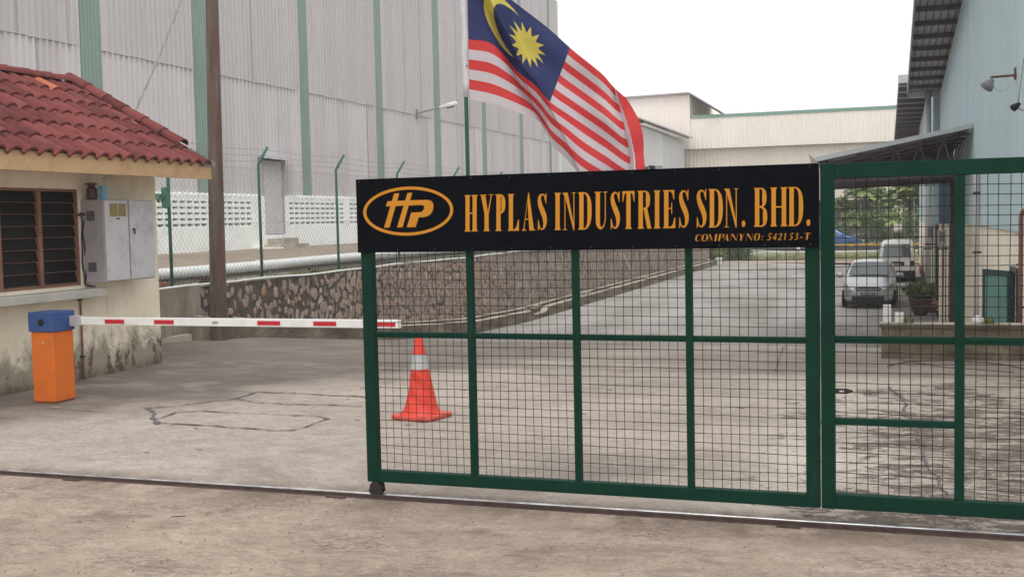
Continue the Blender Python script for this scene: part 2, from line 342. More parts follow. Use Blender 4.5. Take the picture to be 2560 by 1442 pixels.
class MB:
    def __init__(s): s.v = []; s.f = []; s.mi = []; s.attr = []; s.cur = 0; s.tint = .5
    def face(s, idx): s.f.append(idx); s.mi.append(s.cur); s.attr.append(s.tint)
    def poly(s, pts):
        b = len(s.v); s.v += [tuple(p) for p in pts]; s.face(list(range(b, b+len(pts))))
    def box(s, x0,x1,y0,y1,z0,z1):
        b = len(s.v)
        s.v += [(x0,y0,z0),(x1,y0,z0),(x1,y1,z0),(x0,y1,z0),(x0,y0,z1),(x1,y0,z1),(x1,y1,z1),(x0,y1,z1)]
        for q in ((0,3,2,1),(4,5,6,7),(0,1,5,4),(1,2,6,5),(2,3,7,6),(3,0,4,7)): s.face([b+i for i in q])
        return s
    def prism(s, pts, d):   # pts: planar 3d polygon, d: extrusion vector
        n = len(pts); b = len(s.v); d = Vector(d)
        s.v += [tuple(p) for p in pts] + [tuple(Vector(p)+d) for p in pts]
        s.face([b+i for i in range(n)][::-1]); s.face([b+n+i for i in range(n)])
        for i in range(n):
            j = (i+1) % n; s.face([b+i, b+j, b+n+j, b+n+i])
        return s
    def beam(s, p, q, w, h):   # rectangular bar between two points
        p = Vector(p); q = Vector(q); d = (q-p).normalized()
        up = Vector((0,0,1)) if abs(d.z) < .95 else Vector((0,1,0))
        a = d.cross(up).normalized()*w/2; c = d.cross(a).normalized()*h/2
        s.prism([p+a+c, p-a+c, p-a-c, p+a-c], q-p); return s
    def tube(s, pts, r, n=8, cap=True):
        pts = [Vector(p) for p in pts]; rs = r if isinstance(r, (list, tuple)) else [r]*len(pts)
        b = len(s.v); ref = None
        for i, p in enumerate(pts):
            d = ((pts[min(i+1,len(pts)-1)]) - (pts[max(i-1,0)])).normalized()
            if ref is None: ref = Vector((0,0,1)) if abs(d.z) < .9 else Vector((1,0,0))
            a = d.cross(ref).normalized(); c = a.cross(d).normalized(); ref = c
            for k in range(n):
                th = 2*math.pi*k/n
                s.v.append(tuple(p + (a*math.cos(th)+c*math.sin(th))*rs[i]))
        for i in range(len(pts)-1):
            for k in range(n):
                k2 = (k+1) % n
                s.face([b+i*n+k, b+i*n+k2, b+(i+1)*n+k2, b+(i+1)*n+k])
        if cap:
            s.face([b+k for k in range(n)][::-1]); s.face([b+(len(pts)-1)*n+k for k in range(n)])
        return s
    def lathe(s, c, prof, n=24):   # prof: (r,z)
        b = len(s.v); cx, cy, cz = c
        for r, z in prof:
            for k in range(n):
                th = 2*math.pi*k/n; s.v.append((cx+r*math.cos(th), cy+r*math.sin(th), cz+z))
        for i in range(len(prof)-1):
            for k in range(n):
                k2 = (k+1) % n; s.face([b+i*n+k, b+i*n+k2, b+(i+1)*n+k2, b+(i+1)*n+k])
        s.face([b+k for k in range(n)][::-1]); s.face([b+(len(prof)-1)*n+k for k in range(n)])
        return s
    def grid(s, P, nu, nv, tintf=None, matf=None):
        b = len(s.v)
        for j in range(nv+1):
            for i in range(nu+1): s.v.append(tuple(P(i/nu, j/nv)))
        for j in range(nv):
            for i in range(nu):
                if tintf: s.tint = tintf(i, j)
                if matf: s.cur = matf((i+.5)/nu, (j+.5)/nv)
                a = b+j*(nu+1)+i; s.face([a, a+1, a+nu+2, a+nu+1])
        return s
    def build(s, name, mat, parent=None, local=False, smooth=False, attr=None, bevel=0, subsurf=0, weld=False):
        me = bpy.data.meshes.new(name)
        off = Vector((0,0,0)) if (parent is None or local) else wloc(parent)
        me.from_pydata([(v[0]-off.x, v[1]-off.y, v[2]-off.z) for v in s.v], [], s.f)
        mats = mat if isinstance(mat, list) else [mat]
        for m in mats: me.materials.append(M[m] if isinstance(m, str) else m)
        me.polygons.foreach_set('material_index', s.mi)
        if smooth: me.polygons.foreach_set('use_smooth', [True]*len(s.f))
        if attr:
            a = me.attributes.new(attr, 'FLOAT', 'FACE'); a.data.foreach_set('value', s.attr)
        if weld:
            bm = bmesh.new(); bm.from_mesh(me); bmesh.ops.remove_doubles(bm, verts=bm.verts, dist=.0005)
            bmesh.ops.recalc_face_normals(bm, faces=bm.faces); bm.to_mesh(me); bm.free()
        me.update()
        o = bpy.data.objects.new(name, me); COL.objects.link(o)
        if parent: o.parent = parent
        if bevel:
            b = o.modifiers.new('bevel', 'BEVEL'); b.width = bevel; b.segments = 2; b.limit_method = 'ANGLE'
        if subsurf:
            b = o.modifiers.new('subsurf', 'SUBSURF'); b.levels = subsurf; b.render_levels = subsurf
        return o

def tag(o, label=None, cat=None, group=None, kind=None):
    if label: o['label'] = label
    if cat: o['category'] = cat
    if group: o['group'] = group
    if kind: o['kind'] = kind
    return o
def thing(name, label, cat, loc=(0,0,0), rz=0, group=None):
    o = bpy.data.objects.new(name, None); COL.objects.link(o); o.empty_display_size = .2
    o.location = loc; o.rotation_euler = (0,0,rz); return tag(o, label, cat, group)
def copy_tree(o, parent=None):
    c = o.copy(); COL.objects.link(c); c.parent = parent
    for ch in o.children: copy_tree(ch, c)
    return c
def struct(mb, name, mat, **kw):
    o = mb.build(name, mat, **kw); o['kind'] = 'structure'; return o

# ------------------------------------------------------------------ camera (level, 1.7 m above the ground by the gate)
F = 2810.; CH = 1.7
def nrm(v): return v.normalized()
Yv = nrm(Vector((950,-191,F))); Xv = Vector((8430,-10,-2810)); Xv = nrm(Xv - Yv*Xv.dot(Yv)); Zv = Xv.cross(Yv)
cam_d = bpy.data.cameras.new('camera'); cam = bpy.data.objects.new('camera', cam_d); COL.objects.link(cam)
right = Vector((Xv.x, Yv.x, Zv.x)); up = -Vector((Xv.y, Yv.y, Zv.y)); back = -Vector((Xv.z, Yv.z, Zv.z))
mw = Matrix((( right.x, up.x, back.x, 0), (right.y, up.y, back.y, 0), (right.z, up.z, back.z, CH), (0,0,0,1)))
cam.matrix_world = mw
cam_d.sensor_width = 36; cam_d.lens = F/2560*36; cam_d.clip_start = .05; cam_d.clip_end = 2000
sc.camera = cam
# measuring helper: where a sight line meets the plane Y = d (used for reading sizes off the photograph)
def onY(x, y, d):
    r = Vector((x-1280, y-721, F)); w = Vector((Xv.dot(r), Yv.dot(r), Zv.dot(r))); t = d/w.y
    return Vector((w.x*t, d, CH+w.z*t))

# ------------------------------------------------------------------ ground
def lerp(a, b, t): return a+(b-a)*t
PROF = [(0,0),(14.4,0),(15.5,.06),(17,.26),(19.4,.50),(23.5,.77),(26,.91),(30,1.0),(200,1.0)]
def ramp_z(x, y):
    for (a, za), (b, zb) in zip(PROF, PROF[1:]):
        if a <= y <= b: f = lerp(za, zb, (y-a)/(b-a)); break
    else: f = 0
    s = lerp(1.15, 1.4, min(1, max(0, (x+9.7)/7.7)))
    return -f*s
mb = MB()
xs = [-13,-12,-11,-10.4,-9.9,-9.5,-9,-8.5,-8,-7,-6,-5,-4,-3,-2,-1,-.5,-.12,-.02,.5,1,1.6,2.5,8]
ys = [6.3,7,8,9,10,11,12,13,13.72,13.9,14.4,14.9,15.5,16.2,17,18,19.4,21,23.5,26,30,35,40,50,60,70]
def gz(x, y):
    if x > -.05 and y > 13.8: return -1.4
    n = 0
    return ramp_z(x, y)+n
b0 = len(mb.v)
for y in ys:
    for x in xs: mb.v.append((x, y, gz(x, y)))
for j in range(len(ys)-1):
    for i in range(len(xs)-1):
        a = j*len(xs)+i; mb.face([a, a+1, a+len(xs)+1, a+len(xs)])
struct(mb, 'driveway', 'drive', smooth=False)
mb = MB(); mb.grid(lambda u, v: (lerp(-30, 30, u), lerp(-14, 6.3, v), noise.noise(Vector((u*30, v*10, 3)))*.01*min(1, (1-v)*12) - .0), 60, 30)
struct(mb, 'apron', 'apron', smooth=True)
mb = MB(); mb.poly([(-700,-700,-2.2),(700,-700,-2.2),(700,700,-2.2),(-700,700,-2.2)]); struct(mb, 'ground', 'earth')
# asphalt patch where the cars park
mb = MB(); mb.poly([(-.0,14.2,-1.392),(1.5,14.2,-1.392),(1.5,50,-1.392),(-.0,50,-1.392)]); struct(mb, 'parking_surface', 'asphalt')
# far strip of reddish soil, verge bank, road outside
mb = MB(); mb.poly([(-12,70,-1.16),(8,70,-1.41),(8,73.3,-1.38),(-12,73.3,-1.15)]); struct(mb, 'soil_strip', 'redsoil')
mb = MB()
mb.grid(lambda u, v: (lerp(-60, 30, u), lerp(73.3, 77.0, v), lerp(-1.40, -.78, v**.8)+noise.noise(Vector((u*60, v*6, 1)))*.06*(v>0)), 90, 8)
struct(mb, 'verge', 'grass', smooth=True)
mb = MB(); mb.poly([(-60,77.0,-.79),(30,77.0,-.79),(30,84,-.76),(-60,84,-.76)]); struct(mb, 'road', 'asphalt')
mb = MB(); mb.poly([(-60,84,-.76),(30,84,-.76),(30,97,-.7),(-60,97,-.7)]); struct(mb, 'lawn', 'grass')

# sealed cracks in the driveway (two traffic-loop cuts)
def strip(mb, pts, w, z=.004):
    rp = []
    for a, b in zip(pts, pts[1:]):
        n = max(1, int((Vector(b)-Vector(a)).length/.05))
        for i in range(n): rp.append(Vector(a).lerp(Vector(b), i/n))
    rp.append(Vector(pts[-1]))
    b0 = len(mb.v)
    for i, p in enumerate(rp):
        d = (rp[min(i+1,len(rp)-1)]-rp[max(i-1,0)]).normalized(); nn = Vector((-d.y, d.x))
        j = Vector((noise.noise(Vector((i*.23,w*99,1))), noise.noise(Vector((i*.23,w*99,7)))))*.04; ww = w*random.uniform(.15,1.3)/2
        q = p+j; zz = gz(q.x, q.y)+z+.004
        mb.v += [(q.x+nn.x*ww, q.y+nn.y*ww, zz), (q.x-nn.x*ww, q.y-nn.y*ww, zz)]
    for i in range(len(rp)-1): mb.face([b0+2*i, b0+2*i+1, b0+2*i+3, b0+2*i+2])
mb = MB()
strip(mb, [(-6.65,8.88),(-6.04,8.17)], .055)
strip(mb, [(-6.68,8.83),(-6.49,9.01),(-6.14,9.56),(-6.17,9.97),(-5.89,9.97),(-4.95,9.89),(-4.69,9.79)], .036)
strip(mb, [(-6.14,9.56),(-5.78,9.34),(-5.27,9.35),(-4.67,9.37)], .030)
strip(mb, [(-6.19,8.37),(-6.23,8.7),(-6.06,8.82),(-5.45,8.8),(-4.8,8.79),(-4.67,8.69),(-4.67,8.42),(-4.71,8.15),(-4.84,8.1),(-5.38,8.17),(-6.03,8.21)], .030)
strip(mb, [(-.05,11.6),(.12,10.6),(.10,9.9),(.2,9.2),(.19,8.4),(.28,7.5),(.33,6.6)], .028)
struct(mb, 'driveway_crack', 'crack')
mb = MB(); strip(mb, [(-5.2,12.15),(-2.6,12.2),(.9,12.25)], .018); strip(mb, [(-1.2,12.3),(-1.5,18)], .02); struct(mb, 'slab_joint', 'crack')
mb = MB(); strip(mb, [(-7.7,8.72),(-6.95,8.62)], .02); strip(mb, [(-4.6,10.0),(-4.2,9.8)], .02)
struct(mb, 'driveway_seam', 'concrete_grey')

# loose twigs, pebbles on the apron
mb = MB()
for i in range(700):
    x = random.uniform(-7, 2.5); y = random.uniform(3.2, 6.15)
    s_ = random.uniform(.0015, .005); a = random.uniform(0, 6.3)
    pts = [(x+math.cos(a+k*2.1+random.uniform(-.3,.3))*s_, y+math.sin(a+k*2.1)*s_, .004) for k in range(3)]
    mb.prism([Vector(p) for p in pts], (0,0,s_*.8))
for i in range(34):
    x = random.uniform(-6.5, 2); y = random.uniform(3.4, 11); a = random.uniform(-.6, .6); l = random.uniform(.03,.09)
    mb.tube([(x,y,.006),(x+l*math.cos(a),y+l*math.sin(a)*.8,.008)], .0025, 4)
tag(mb.build('grit', 'rust'), 'small grit, twigs and dry leaves lying on the ground', 'grit', kind='stuff')

# ------------------------------------------------------------------ gate track
tr = thing('gate_track', 'long steel sliding gate track with shiny top edge set in the ground', 'gate track', (-2,6.3,0))
mb = MB(); mb.box(-12,6,6.205,6.33,-.02,.003)
for x in (-5.35, -3.35, -.6): mb.box(x,x+.13,6.17,6.204,-.02,.007)
mb.build('base_plate', 'rust', tr)
mb = MB(); mb.tube([(-12,6.305,.006),(6,6.305,.006)], .009, 10); mb.build('rail', 'rail_shine', tr, smooth=True)
mb = MB(); mb.box(-12,6,6.240,6.262,.003,.016); mb.build('guide_strip', 'rust', tr)

# ------------------------------------------------------------------ gates
GY = 6.30   # plane centre of the gate
def wire_panel(x0, x1, z0, z1, dx, dz, y, r=.0019):
    mb = MB(); n = max(1, round((x1-x0)/dx)); m = max(1, round((z1-z0)/dz))
    for i in range(1, n):
        x = lerp(x0, x1, i/n); pts = []
        ph = random.uniform(0, 6)
        k = max(2, int((z1-z0)/.12))
        for j in range(k+1):
            z = lerp(z0, z1, j/k); pts.append((x+.0025*math.sin(ph+z*5), y, z))
        mb.tube(pts, r, 4)
    for i in range(1, m):
        z = lerp(z0, z1, i/m); pts = []; ph = random.uniform(0, 6)
        k = max(2, int((x1-x0)/.1))
        for j in range(k+1):
            x = lerp(x0, x1, j/k); pts.append((x, y+.003, z+.0035*math.sin(ph+x*4)))
        mb.tube(pts, r, 4)
    return mb
g = thing('sliding_gate', 'green sliding gate leaf of wire mesh panels carrying the black company sign', 'gate', (-1.7,GY,0))
mb = MB(); mb.box(-3.105,-3.032,GY-.03,GY+.03,.093,1.94); mb.build('post', 'gate_green', g, bevel=.004)
mb = MB(); mb.box(-.447,-.372,GY-.03,GY+.03,.095,1.94); mb.build('post', 'gate_green', g, bevel=.004)
mb = MB(); mb.box(-3.032,-.447,GY-.028,GY+.028,.093,.165); mb.build('bottom_rail', 'gate_green', g, bevel=.004)
mb = MB(); mb.box(-3.032,-.447,GY-.028,GY+.028,1.88,1.94); mb.build('top_rail', 'gate_green', g, bevel=.004)
mull = [-2.397,-1.742,-1.082]
for x in mull:
    mb = MB(); mb.box(x-.019,x+.019,GY-.025,GY+.025,.165,1.88); mb.build('mullion', 'gate_green', g, bevel=.003)
mb = MB()
xs_ = [-3.032]+mull+[-.447]
for a, b in zip(xs_, xs_[1:]):
    aa = a+(.019 if a in mull else 0); bb = b-(.019 if b in mull else 0)
    mb.box(aa,bb,GY-.022,GY+.002,1.010,1.030); mb.box(aa,bb,GY-.018,GY+.018,.995,1.010)
mb.build('middle_rail', 'gate_green', g, bevel=.002)
for a, b in zip(xs_, xs_[1:]):
    for z0, z1 in ((.165,.995),(1.03,1.56)):
        aa = a+(.019 if a in mull else 0); bb = b-(.019 if b in mull else 0)
        wire_panel(aa, bb, z0, z1, .0525, .052, GY+.006).build('mesh_panel', 'wire', g)
        # thin angle frame holding the mesh
wh = MB()
wh.prism([(-3.095,GY-.035,.03),(-3.085,GY-.035,.078),(-3.075,GY-.035,.088),(-3.03,GY-.035,.088),(-3.02,GY-.035,.078),(-3.012,GY-.035,.03),(-3.028,GY-.035,.006),(-3.075,GY-.035,.006)], (0,.02,0))
wh.prism([(-3.095,GY+.015,.03),(-3.085,GY+.015,.078),(-3.075,GY+.015,.088),(-3.03,GY+.015,.088),(-3.02,GY+.015,.078),(-3.012,GY+.015,.03),(-3.028,GY+.015,.012),(-3.075,GY+.015,.012)], (0,.02,0))
wh.box(-3.075,-3.03,GY-.03,GY+.03,.076,.0925)
hw = wh.build('wheel_bracket', 'black_iron', g)
mb = MB(); mb.tube([(-3.053,GY-.014,.052),(-3.053,GY+.014,.052)], .036, 16); mb.build('wheel', 'black_iron', hw)

# sign board
s_ = thing('company_sign', 'black sign board with gold lettering HYPLAS INDUSTRIES SDN. BHD. on the gate', 'sign', (-1.74,GY-.04,1.52))
mb = MB(); mb.box(-3.115,-.372,GY-.05,GY-.0305,1.520,1.969); mb.build('board', 'sign_black', s_, bevel=.003)
SY = GY-.0515
mb = MB()
for i in range(12):
    for z in (1.953, 1.536):
        mb = MB(); mb.tube([(-3.09+i*.243,SY+.002,z),(-3.09+i*.243,SY-.001,z)], .0035, 8); mb.build('screw', 'steel_dark', s_)

class Glyphs:
    """flat cut-vinyl letters built of stems, thin strokes and bowls; every piece a hair in front of the last"""
    def __init__(s): s.mb = MB(); s.k = 0
    def place(s, pts, fn):
        s.k += 1; d = (s.k % 9)*.00012
        P = [fn(*p) for p in pts]
        s.mb.poly([(p[0], p[1]-d, p[2]) for p in P])
def stroke(pts, closed=False):
    """pts: (x,y,w) centre line and width -> list of quads"""
    out = []; L = []; n = len(pts)
    for i in range(n):
        a = pts[(i-1) % n] if closed else pts[max(i-1,0)]; b = pts[(i+1) % n] if closed else pts[min(i+1,n-1)]
        dx, dy = b[0]-a[0], b[1]-a[1]; l = math.hypot(dx, dy) or 1
        nx, ny = -dy/l, dx/l; x, y, w = pts[i]
        L.append(((x+nx*w/2, y+ny*w/2), (x-nx*w/2, y-ny*w/2)))
    rng = range(n) if closed else range(n-1)
    for i in rng:
        j = (i+1) % n; out.append([L[i][0], L[i][1], L[j][1], L[j][0]])
    return out
def smooth_pts(pts, n=6):
    out = []
    for i in range(len(pts)-1):
        p0 = pts[max(i-1,0)]; p1 = pts[i]; p2 = pts[i+1]; p3 = pts[min(i+2,len(pts)-1)]
        for k in range(n):
            t = k/n
            out.append(tuple(.5*(2*p1[a]+(p2[a]-p0[a])*t+(2*p0[a]-5*p1[a]+4*p2[a]-p3[a])*t*t+(3*p1[a]-p0[a]-3*p2[a]+p3[a])*t**3) for a in range(3)))
    out.append(pts[-1]); return out
def glyph(ch, W, T=.145, t=.028, sf=.035):
    """polygons in units of cap height, W = width of the letter"""
    P = []
    def stem(x0, x1, y0=0, y1=1, lb=1, rb=1, lt=1, rt=1, e=.028):
        h = .022
        pts = [(x0-(e if lb else 0), y0), (x1+(e if rb else 0), y0), (x1+(e if rb else 0), y0+h*.6), (x1, y0+h*2.6),
               (x1, y1-h*2.6), (x1+(e if rt else 0), y1-h*.6), (x1+(e if rt else 0), y1), (x0-(e if lt else 0), y1),
               (x0-(e if lt else 0), y1-h*.6), (x0, y1-h*2.6), (x0, y0+h*2.6), (x0-(e if lb else 0), y0+h*.6)]
        P.append(pts)
    def bar(x0, x1, y, h=.03): P.append([(x0,y-h/2),(x1,y-h/2),(x1,y+h/2),(x0,y+h/2)])
    def ring(cx, cy, rx, ry, a0, a1, thick=T, thin=.03, n=20):
        pts = []
        for i in range(n+1):
            a = lerp(a0, a1, i/n); c = abs(math.cos(a)); w = thin+(thick-thin)*c**1.5
            pts.append((cx+(rx-w/2*c)*math.cos(a), cy+(ry-thin/2)*math.sin(a), w))
        for q in stroke(pts): P.append(q)
    pi = math.pi; e = .028
    if ch == 'H': stem(e, e+T); stem(W-e-T, W-e); bar(e+T, W-e-T, .5, .034)
    elif ch == 'I': stem(W/2-T/2, W/2+T/2)
    elif ch == 'P': stem(e, e+T, rt=0); 
    elif ch == 'L': stem(e, e+T, rb=0); P.append([(e+T,0),(W,0),(W,.30),(W-.02,.30),(W-.07,.10),(W-.13,.04),(e+T,.036)])
    elif ch == 'A':
        P.append([(W/2-.012,1.02),(W/2+.012,1.02),(W-.03,.03),(W-.03-T*1.08,.03),(W/2-.035,.80)])
        P.append([(W/2-.01,.98),(W/2-.03,.80),(.055,.03),(.03,.03)])
        P.append([(-.01,0),(.11,0),(.11,.018),(.055,.045),(.03,.045),(-.01,.018)]); P.append([(W-.045-T,0),(W+.01,0),(W+.01,.018),(W-.04,.05),(W-.02-T,.05),(W-.045-T,.018)])
        bar(W*.27, W*.72, .31, .032)
    elif ch == 'Y':
        P.append([(.02,.97),(.02+T*1.05,.97),(W/2+T/2-.01,.47),(W/2+T/2-.01,.40),(W/2-T/2,.40),(W/2-T/2,.46)])
        P.append([(W-.055,.97),(W-.03,.97),(W/2+T/2,.46),(W/2+.02,.46)])
        stem(W/2-T/2, W/2+T/2, 0, .45, lt=0, rt=0)
        P.append([(-.01,.978),(T+.06,.978),(T+.06,1),(-.01,1)]); P.append([(W-.11,.978),(W+.01,.978),(W+.01,1),(W-.11,1)])
    elif ch == 'N':
        P.append([(.0,1),(.02+T,1),(W-.045,.10),(W-.045,-.02),(W-.06,-.02),(.065,.90),(.0,.978)])
        P.append([(.05,0),(.075,0),(.075,.90),(.05,.94)]); P.append([(.0,0),(.125,0),(.125,.018),(.0,.018)])
        P.append([(W-.062,.05),(W-.037,.0),(W-.037,1),(W-.062,1)]); P.append([(W-.11,.982),(W+.01,.982),(W+.01,1),(W-.11,1)])
    elif ch == 'M':
        P.append([(.0,1),(.10+T*.3,1),(W/2+.02,.12),(W/2-.02,.0),(.07,.90)]); P.append([(.04,0),(.07,0),(.07,.95),(.04,.95)])
        P.append([(W/2-.02,.0),(W/2+.02,.12),(W-T,1),(W-T-.04,1)]); stem(W-T-.02, W-.02, lt=0); P.append([(-.01,0),(.12,0),(.12,.02),(-.01,.02)])
    elif ch == 'T':
        stem(W/2-T/2, W/2+T/2, 0, .97, lt=0, rt=0); P.append([(0,.965),(W,.965),(W,1),(0,1)])
        P.append([(0,.72),(.018,.72),(.05,.90),(.10,.965),(0,.965)]); P.append([(W,.72),(W,.965),(W-.10,.965),(W-.05,.90),(W-.018,.72)])
    elif ch == 'E':
        stem(e, e+T, rb=0, rt=0); P.append([(e+T,.966),(W-.03,.966),(W-.03,1),(e+T,1)]); P.append([(W-.03,.75),(W-.045,.75),(W-.08,.90),(W-.13,.966),(W-.03,.966)])
        P.append([(e+T,0),(W,0),(W,.28),(W-.02,.28),(W-.07,.10),(W-.13,.04),(e+T,.036)])
        bar(e+T, W*.70, .52, .032); P.append([(W*.70,.36),(W*.74,.36),(W*.74,.68),(W*.70,.68),(W*.66,.54),(W*.66,.50)])
    elif ch == 'U':
        P.append([(.04,.2),(.04+T,.2),(.04+T,1),(.04,1)]); P.append([(0,.978),(T+.08,.978),(T+.08,1),(0,1)])
        P.append([(W-.062,.25),(W-.037,.25),(W-.037,1),(W-.062,1)]); P.append([(W-.11,.978),(W+.01,.978),(W+.01,1),(W-.11,1)])
        pts = smooth_pts([(.04+T/2,.22,T),(.06+T/2,.10,T*.85),(W/2+.01,.03,.06),(W-.09,.10,.032),(W-.05,.26,.025)], 6)
        for q in stroke(pts): P.append(q)
    elif ch == 'S':
        sx = W/.27
        pts = [(.225,.80,.022),(.20,.92,.03),(.14,.968,.04),(.075,.92,.07),(.058,.80,.10),(.095,.64,.125),(.15,.50,.135),(.20,.36,.125),(.215,.20,.095),(.185,.075,.06),(.13,.03,.04),(.07,.07,.028),(.04,.20,.022)]
        pts = smooth_pts([(a*sx,b,w) for a,b,w in pts], 5)
        for q in stroke(pts): P.append(q)
        P.append([(W-.035,.72),(W-.018,.72),(W-.012,1.0),(W-.03,1.0),(W-.06,.90)]); P.append([(.018,.28),(.035,.28),(.06,.10),(.03,.0),(.012,.0)])
    elif ch == 'C':
        pts = []
        for i in range(25):
            a = lerp(.22*pi, 1.78*pi, i/24); c = max(0, -math.cos(a)); w = .03+(T-.03)*c**1.2
            pts.append((W/2+(W/2-w/2)*math.cos(a), .5+.485*math.sin(a), w))
        for q in stroke(pts): P.append(q)
        P.append([(W-.05,.66),(W-.02,.66),(W-.02,1),(W-.05,.93)])
    elif ch == 'O': ring(W/2, .5, W/2, .51, 0, 2*pi, n=32)
    elif ch == '.': P.append([(W/2+W/2*math.cos(a*pi/8), .085+.085*math.sin(a*pi/8)) for a in range(16)])
    elif ch == ':':
        for y in (.1,.55): P.append([(W/2+.07*math.cos(a*pi/5), y+.08*math.sin(a*pi/5)) for a in range(10)])
    elif ch == '-': bar(0, W, .33, .10)
    elif ch == '1': stem(W/2-.07, W/2+.07, 0, .95, lt=0, rt=0); P.append([(W/2-.07,.95),(W/2+.07,1),(W/2-.07,.8),(W/2-.2,.83)])
    elif ch == '2':
        for q in stroke(smooth_pts([(.05,.75,.05),(.15,.93,.08),(W*.55,.96,.08),(W*.8,.78,.14),(W*.65,.5,.12),(.1,.08,.06)])): P.append(q)
        P.append([(.03,0),(W*.92,0),(W,.2),(W*.85,.12),(.1,.12)])
    elif ch == '3':
        for q in stroke(smooth_pts([(.08,.82,.05),(W*.45,.96,.08),(W*.75,.8,.13),(W*.4,.56,.06)])): P.append(q)
        for q in stroke(smooth_pts([(W*.4,.56,.06),(W*.8,.36,.14),(W*.6,.07,.10),(.05,.06,.07)])): P.append(q)
    elif ch == '5':
        P.append([(W*.3,1),(W,1),(W*.93,.87),(W*.3,.87)]); P.append([(W*.3,1),(W*.36,1),(W*.22,.55),(W*.14,.55)])
        for q in stroke(smooth_pts([(W*.2,.58,.06),(W*.6,.55,.10),(W*.8,.3,.14),(W*.5,.05,.10),(.03,.05,.07)])): P.append(q)
    elif ch == '4':
        P.append([(W*.55,0),(W*.78,0),(W*.78,1),(W*.62,1)]); P.append([(0,.22),(W,.22),(W,.34),(0,.34)]); P.append([(0,.30),(.08,.30),(W*.7,1),(W*.62,1)])
    if ch == 'P': ring(W-.17, .735, .17, .265, -pi/2, pi/2); P.append([(e+T,1),(e+T,.97),(W-.17,.97),(W-.17,1)]); P.append([(e+T,.47),(e+T,.50),(W-.17,.50),(W-.17,.47)])
    if ch == 'R':
        stem(e, e+T, rt=0); ring(W-.22, .76, .17, .24, -pi/2, pi/2); P.append([(e+T,1),(e+T,.97),(W-.22,.97),(W-.22,1)]); P.append([(e+T,.52),(e+T,.55),(W-.22,.55),(W-.22,.52)])
        P.append([(W*.42,.53),(W*.42+T*.9,.53),(W-.02,.02),(W+.01,0),(W-.02-T*.9,0)])
    if ch == 'B':
        stem(e, e+T, rt=0, rb=0); ring(W-.19, .75, .17, .25, -pi/2, pi/2); ring(W-.19, .255, .19, .26, -pi/2, pi/2)
        for y in (.985,.51,.015): P.append([(e+T,y-.015),(W-.19,y-.015),(W-.19,y+.015),(e+T,y+.015)])
    if ch == 'D':
        stem(e, e+T, rt=0, rb=0); ring(W-.23, .5, .23, .5, -pi/2, pi/2, n=26)
        for y in (.985,.015): P.append([(e+T,y-.015),(W-.23,y-.015),(W-.23,y+.015),(e+T,y+.015)])
    return P
def wpx(x, y): p = onY(x, y, SY); return (p.x, SY, p.z)
G_ = Glyphs()
def baseY(x): return 579-(x-1160)*(579-565)/(2010-1160)
def topY(x): return 488-(x-1160)*(488-467)/(2010-1160)
letters = [('H',1160.5,1195),('Y',1200,1233),('P',1238,1264),('L',1269,1298),('A',1305,1338),('S',1343,1368),('I',1384,1404),('N',1406,1440),('D',1445,1480),('U',1485,1518.5),('S',1525,1551),('T',1555.5,1587),('R',1593,1630.5),('I',1633,1652.5),('E',1657,1689),('S',1696,1723),('S',1740,1767.5),('D',1771,1808),('N',1810,1846),('.',1854,1863.5),('B',1884,1919),('H',1925,1969),('D',1970,2009),('.',2016,2026)]
for ch, xa, xb in letters:
    h = baseY(xa)-topY(xa); W = (xb-xa)/h
    for poly in glyph(ch, W, T=.118):
        G_.place([(xa+(px*.95+W*.025)*h, py) for px, py in poly], lambda x, y: wpx(x, baseY(x)+(topY(x)-baseY(x))*y))
    G_.mb.build('letter', 'gold', s_); G_ = Glyphs()
G_ = Glyphs()
def b2(x): return 603-(x-1737)*(603-599)/(2025-1737)
small = [('C',1737,1752),('O',1753,1770),('M',1770,1793),('P',1795,1810),('A',1808,1823),('N',1825,1844),('Y',1846,1860),('N',1864,1882),('O',1884,1900),(':',1902,1909),('5',1917,1928),('4',1931,1942),('2',1944,1955),('1',1957,1967),('5',1972,1982),('3',1985,1996),('-',1999,2006),('T',2010,2025)]
for ch, xa, xb in small:
    h = 17.; W = (xb-xa)/h*.88
    for poly in glyph(ch, W, T=.22, t=.05):
        G_.place([(xa+px*h+py*3.2, py) for px, py in poly], lambda x, y: wpx(x, b2(x)-y*17))
    G_.mb.build('letter', 'gold', s_); G_ = Glyphs()
G_ = Glyphs()
cpx = lambda a, b: (880+a/4.267, 420+b/4.267)
def ell(k, rx, ry):
    a = 2*math.pi*k/64; x = 1020.6+rx*math.cos(a); return (x, 527.8+ry*math.sin(a)-(x-1020.6)*.031)
for k in range(64):
    G_.k = 0; G_.place([ell(k,112.5,61.2), ell(k+1,112.5,61.2), ell(k+1,105,53.6), ell(k,105,53.6)], wpx)
for poly in ([(450,272),(505,270),(400,635),(342,637)], [(592,268),(643,265),(540,632),(480,635)],
             [(378,356),(620,345),(800,340),(832,344),(856,362),(868,390),(868,430),(858,465),(835,497),(800,517),(760,525),(712,525),(680,630),(585,632),(612,545),(632,475),(740,470),(762,452),(772,425),(767,402),(745,395),(560,402),(360,410)]):
    G_.place([cpx(*p) for p in poly], wpx)
G_.mb.build('emblem', 'gold', s_)

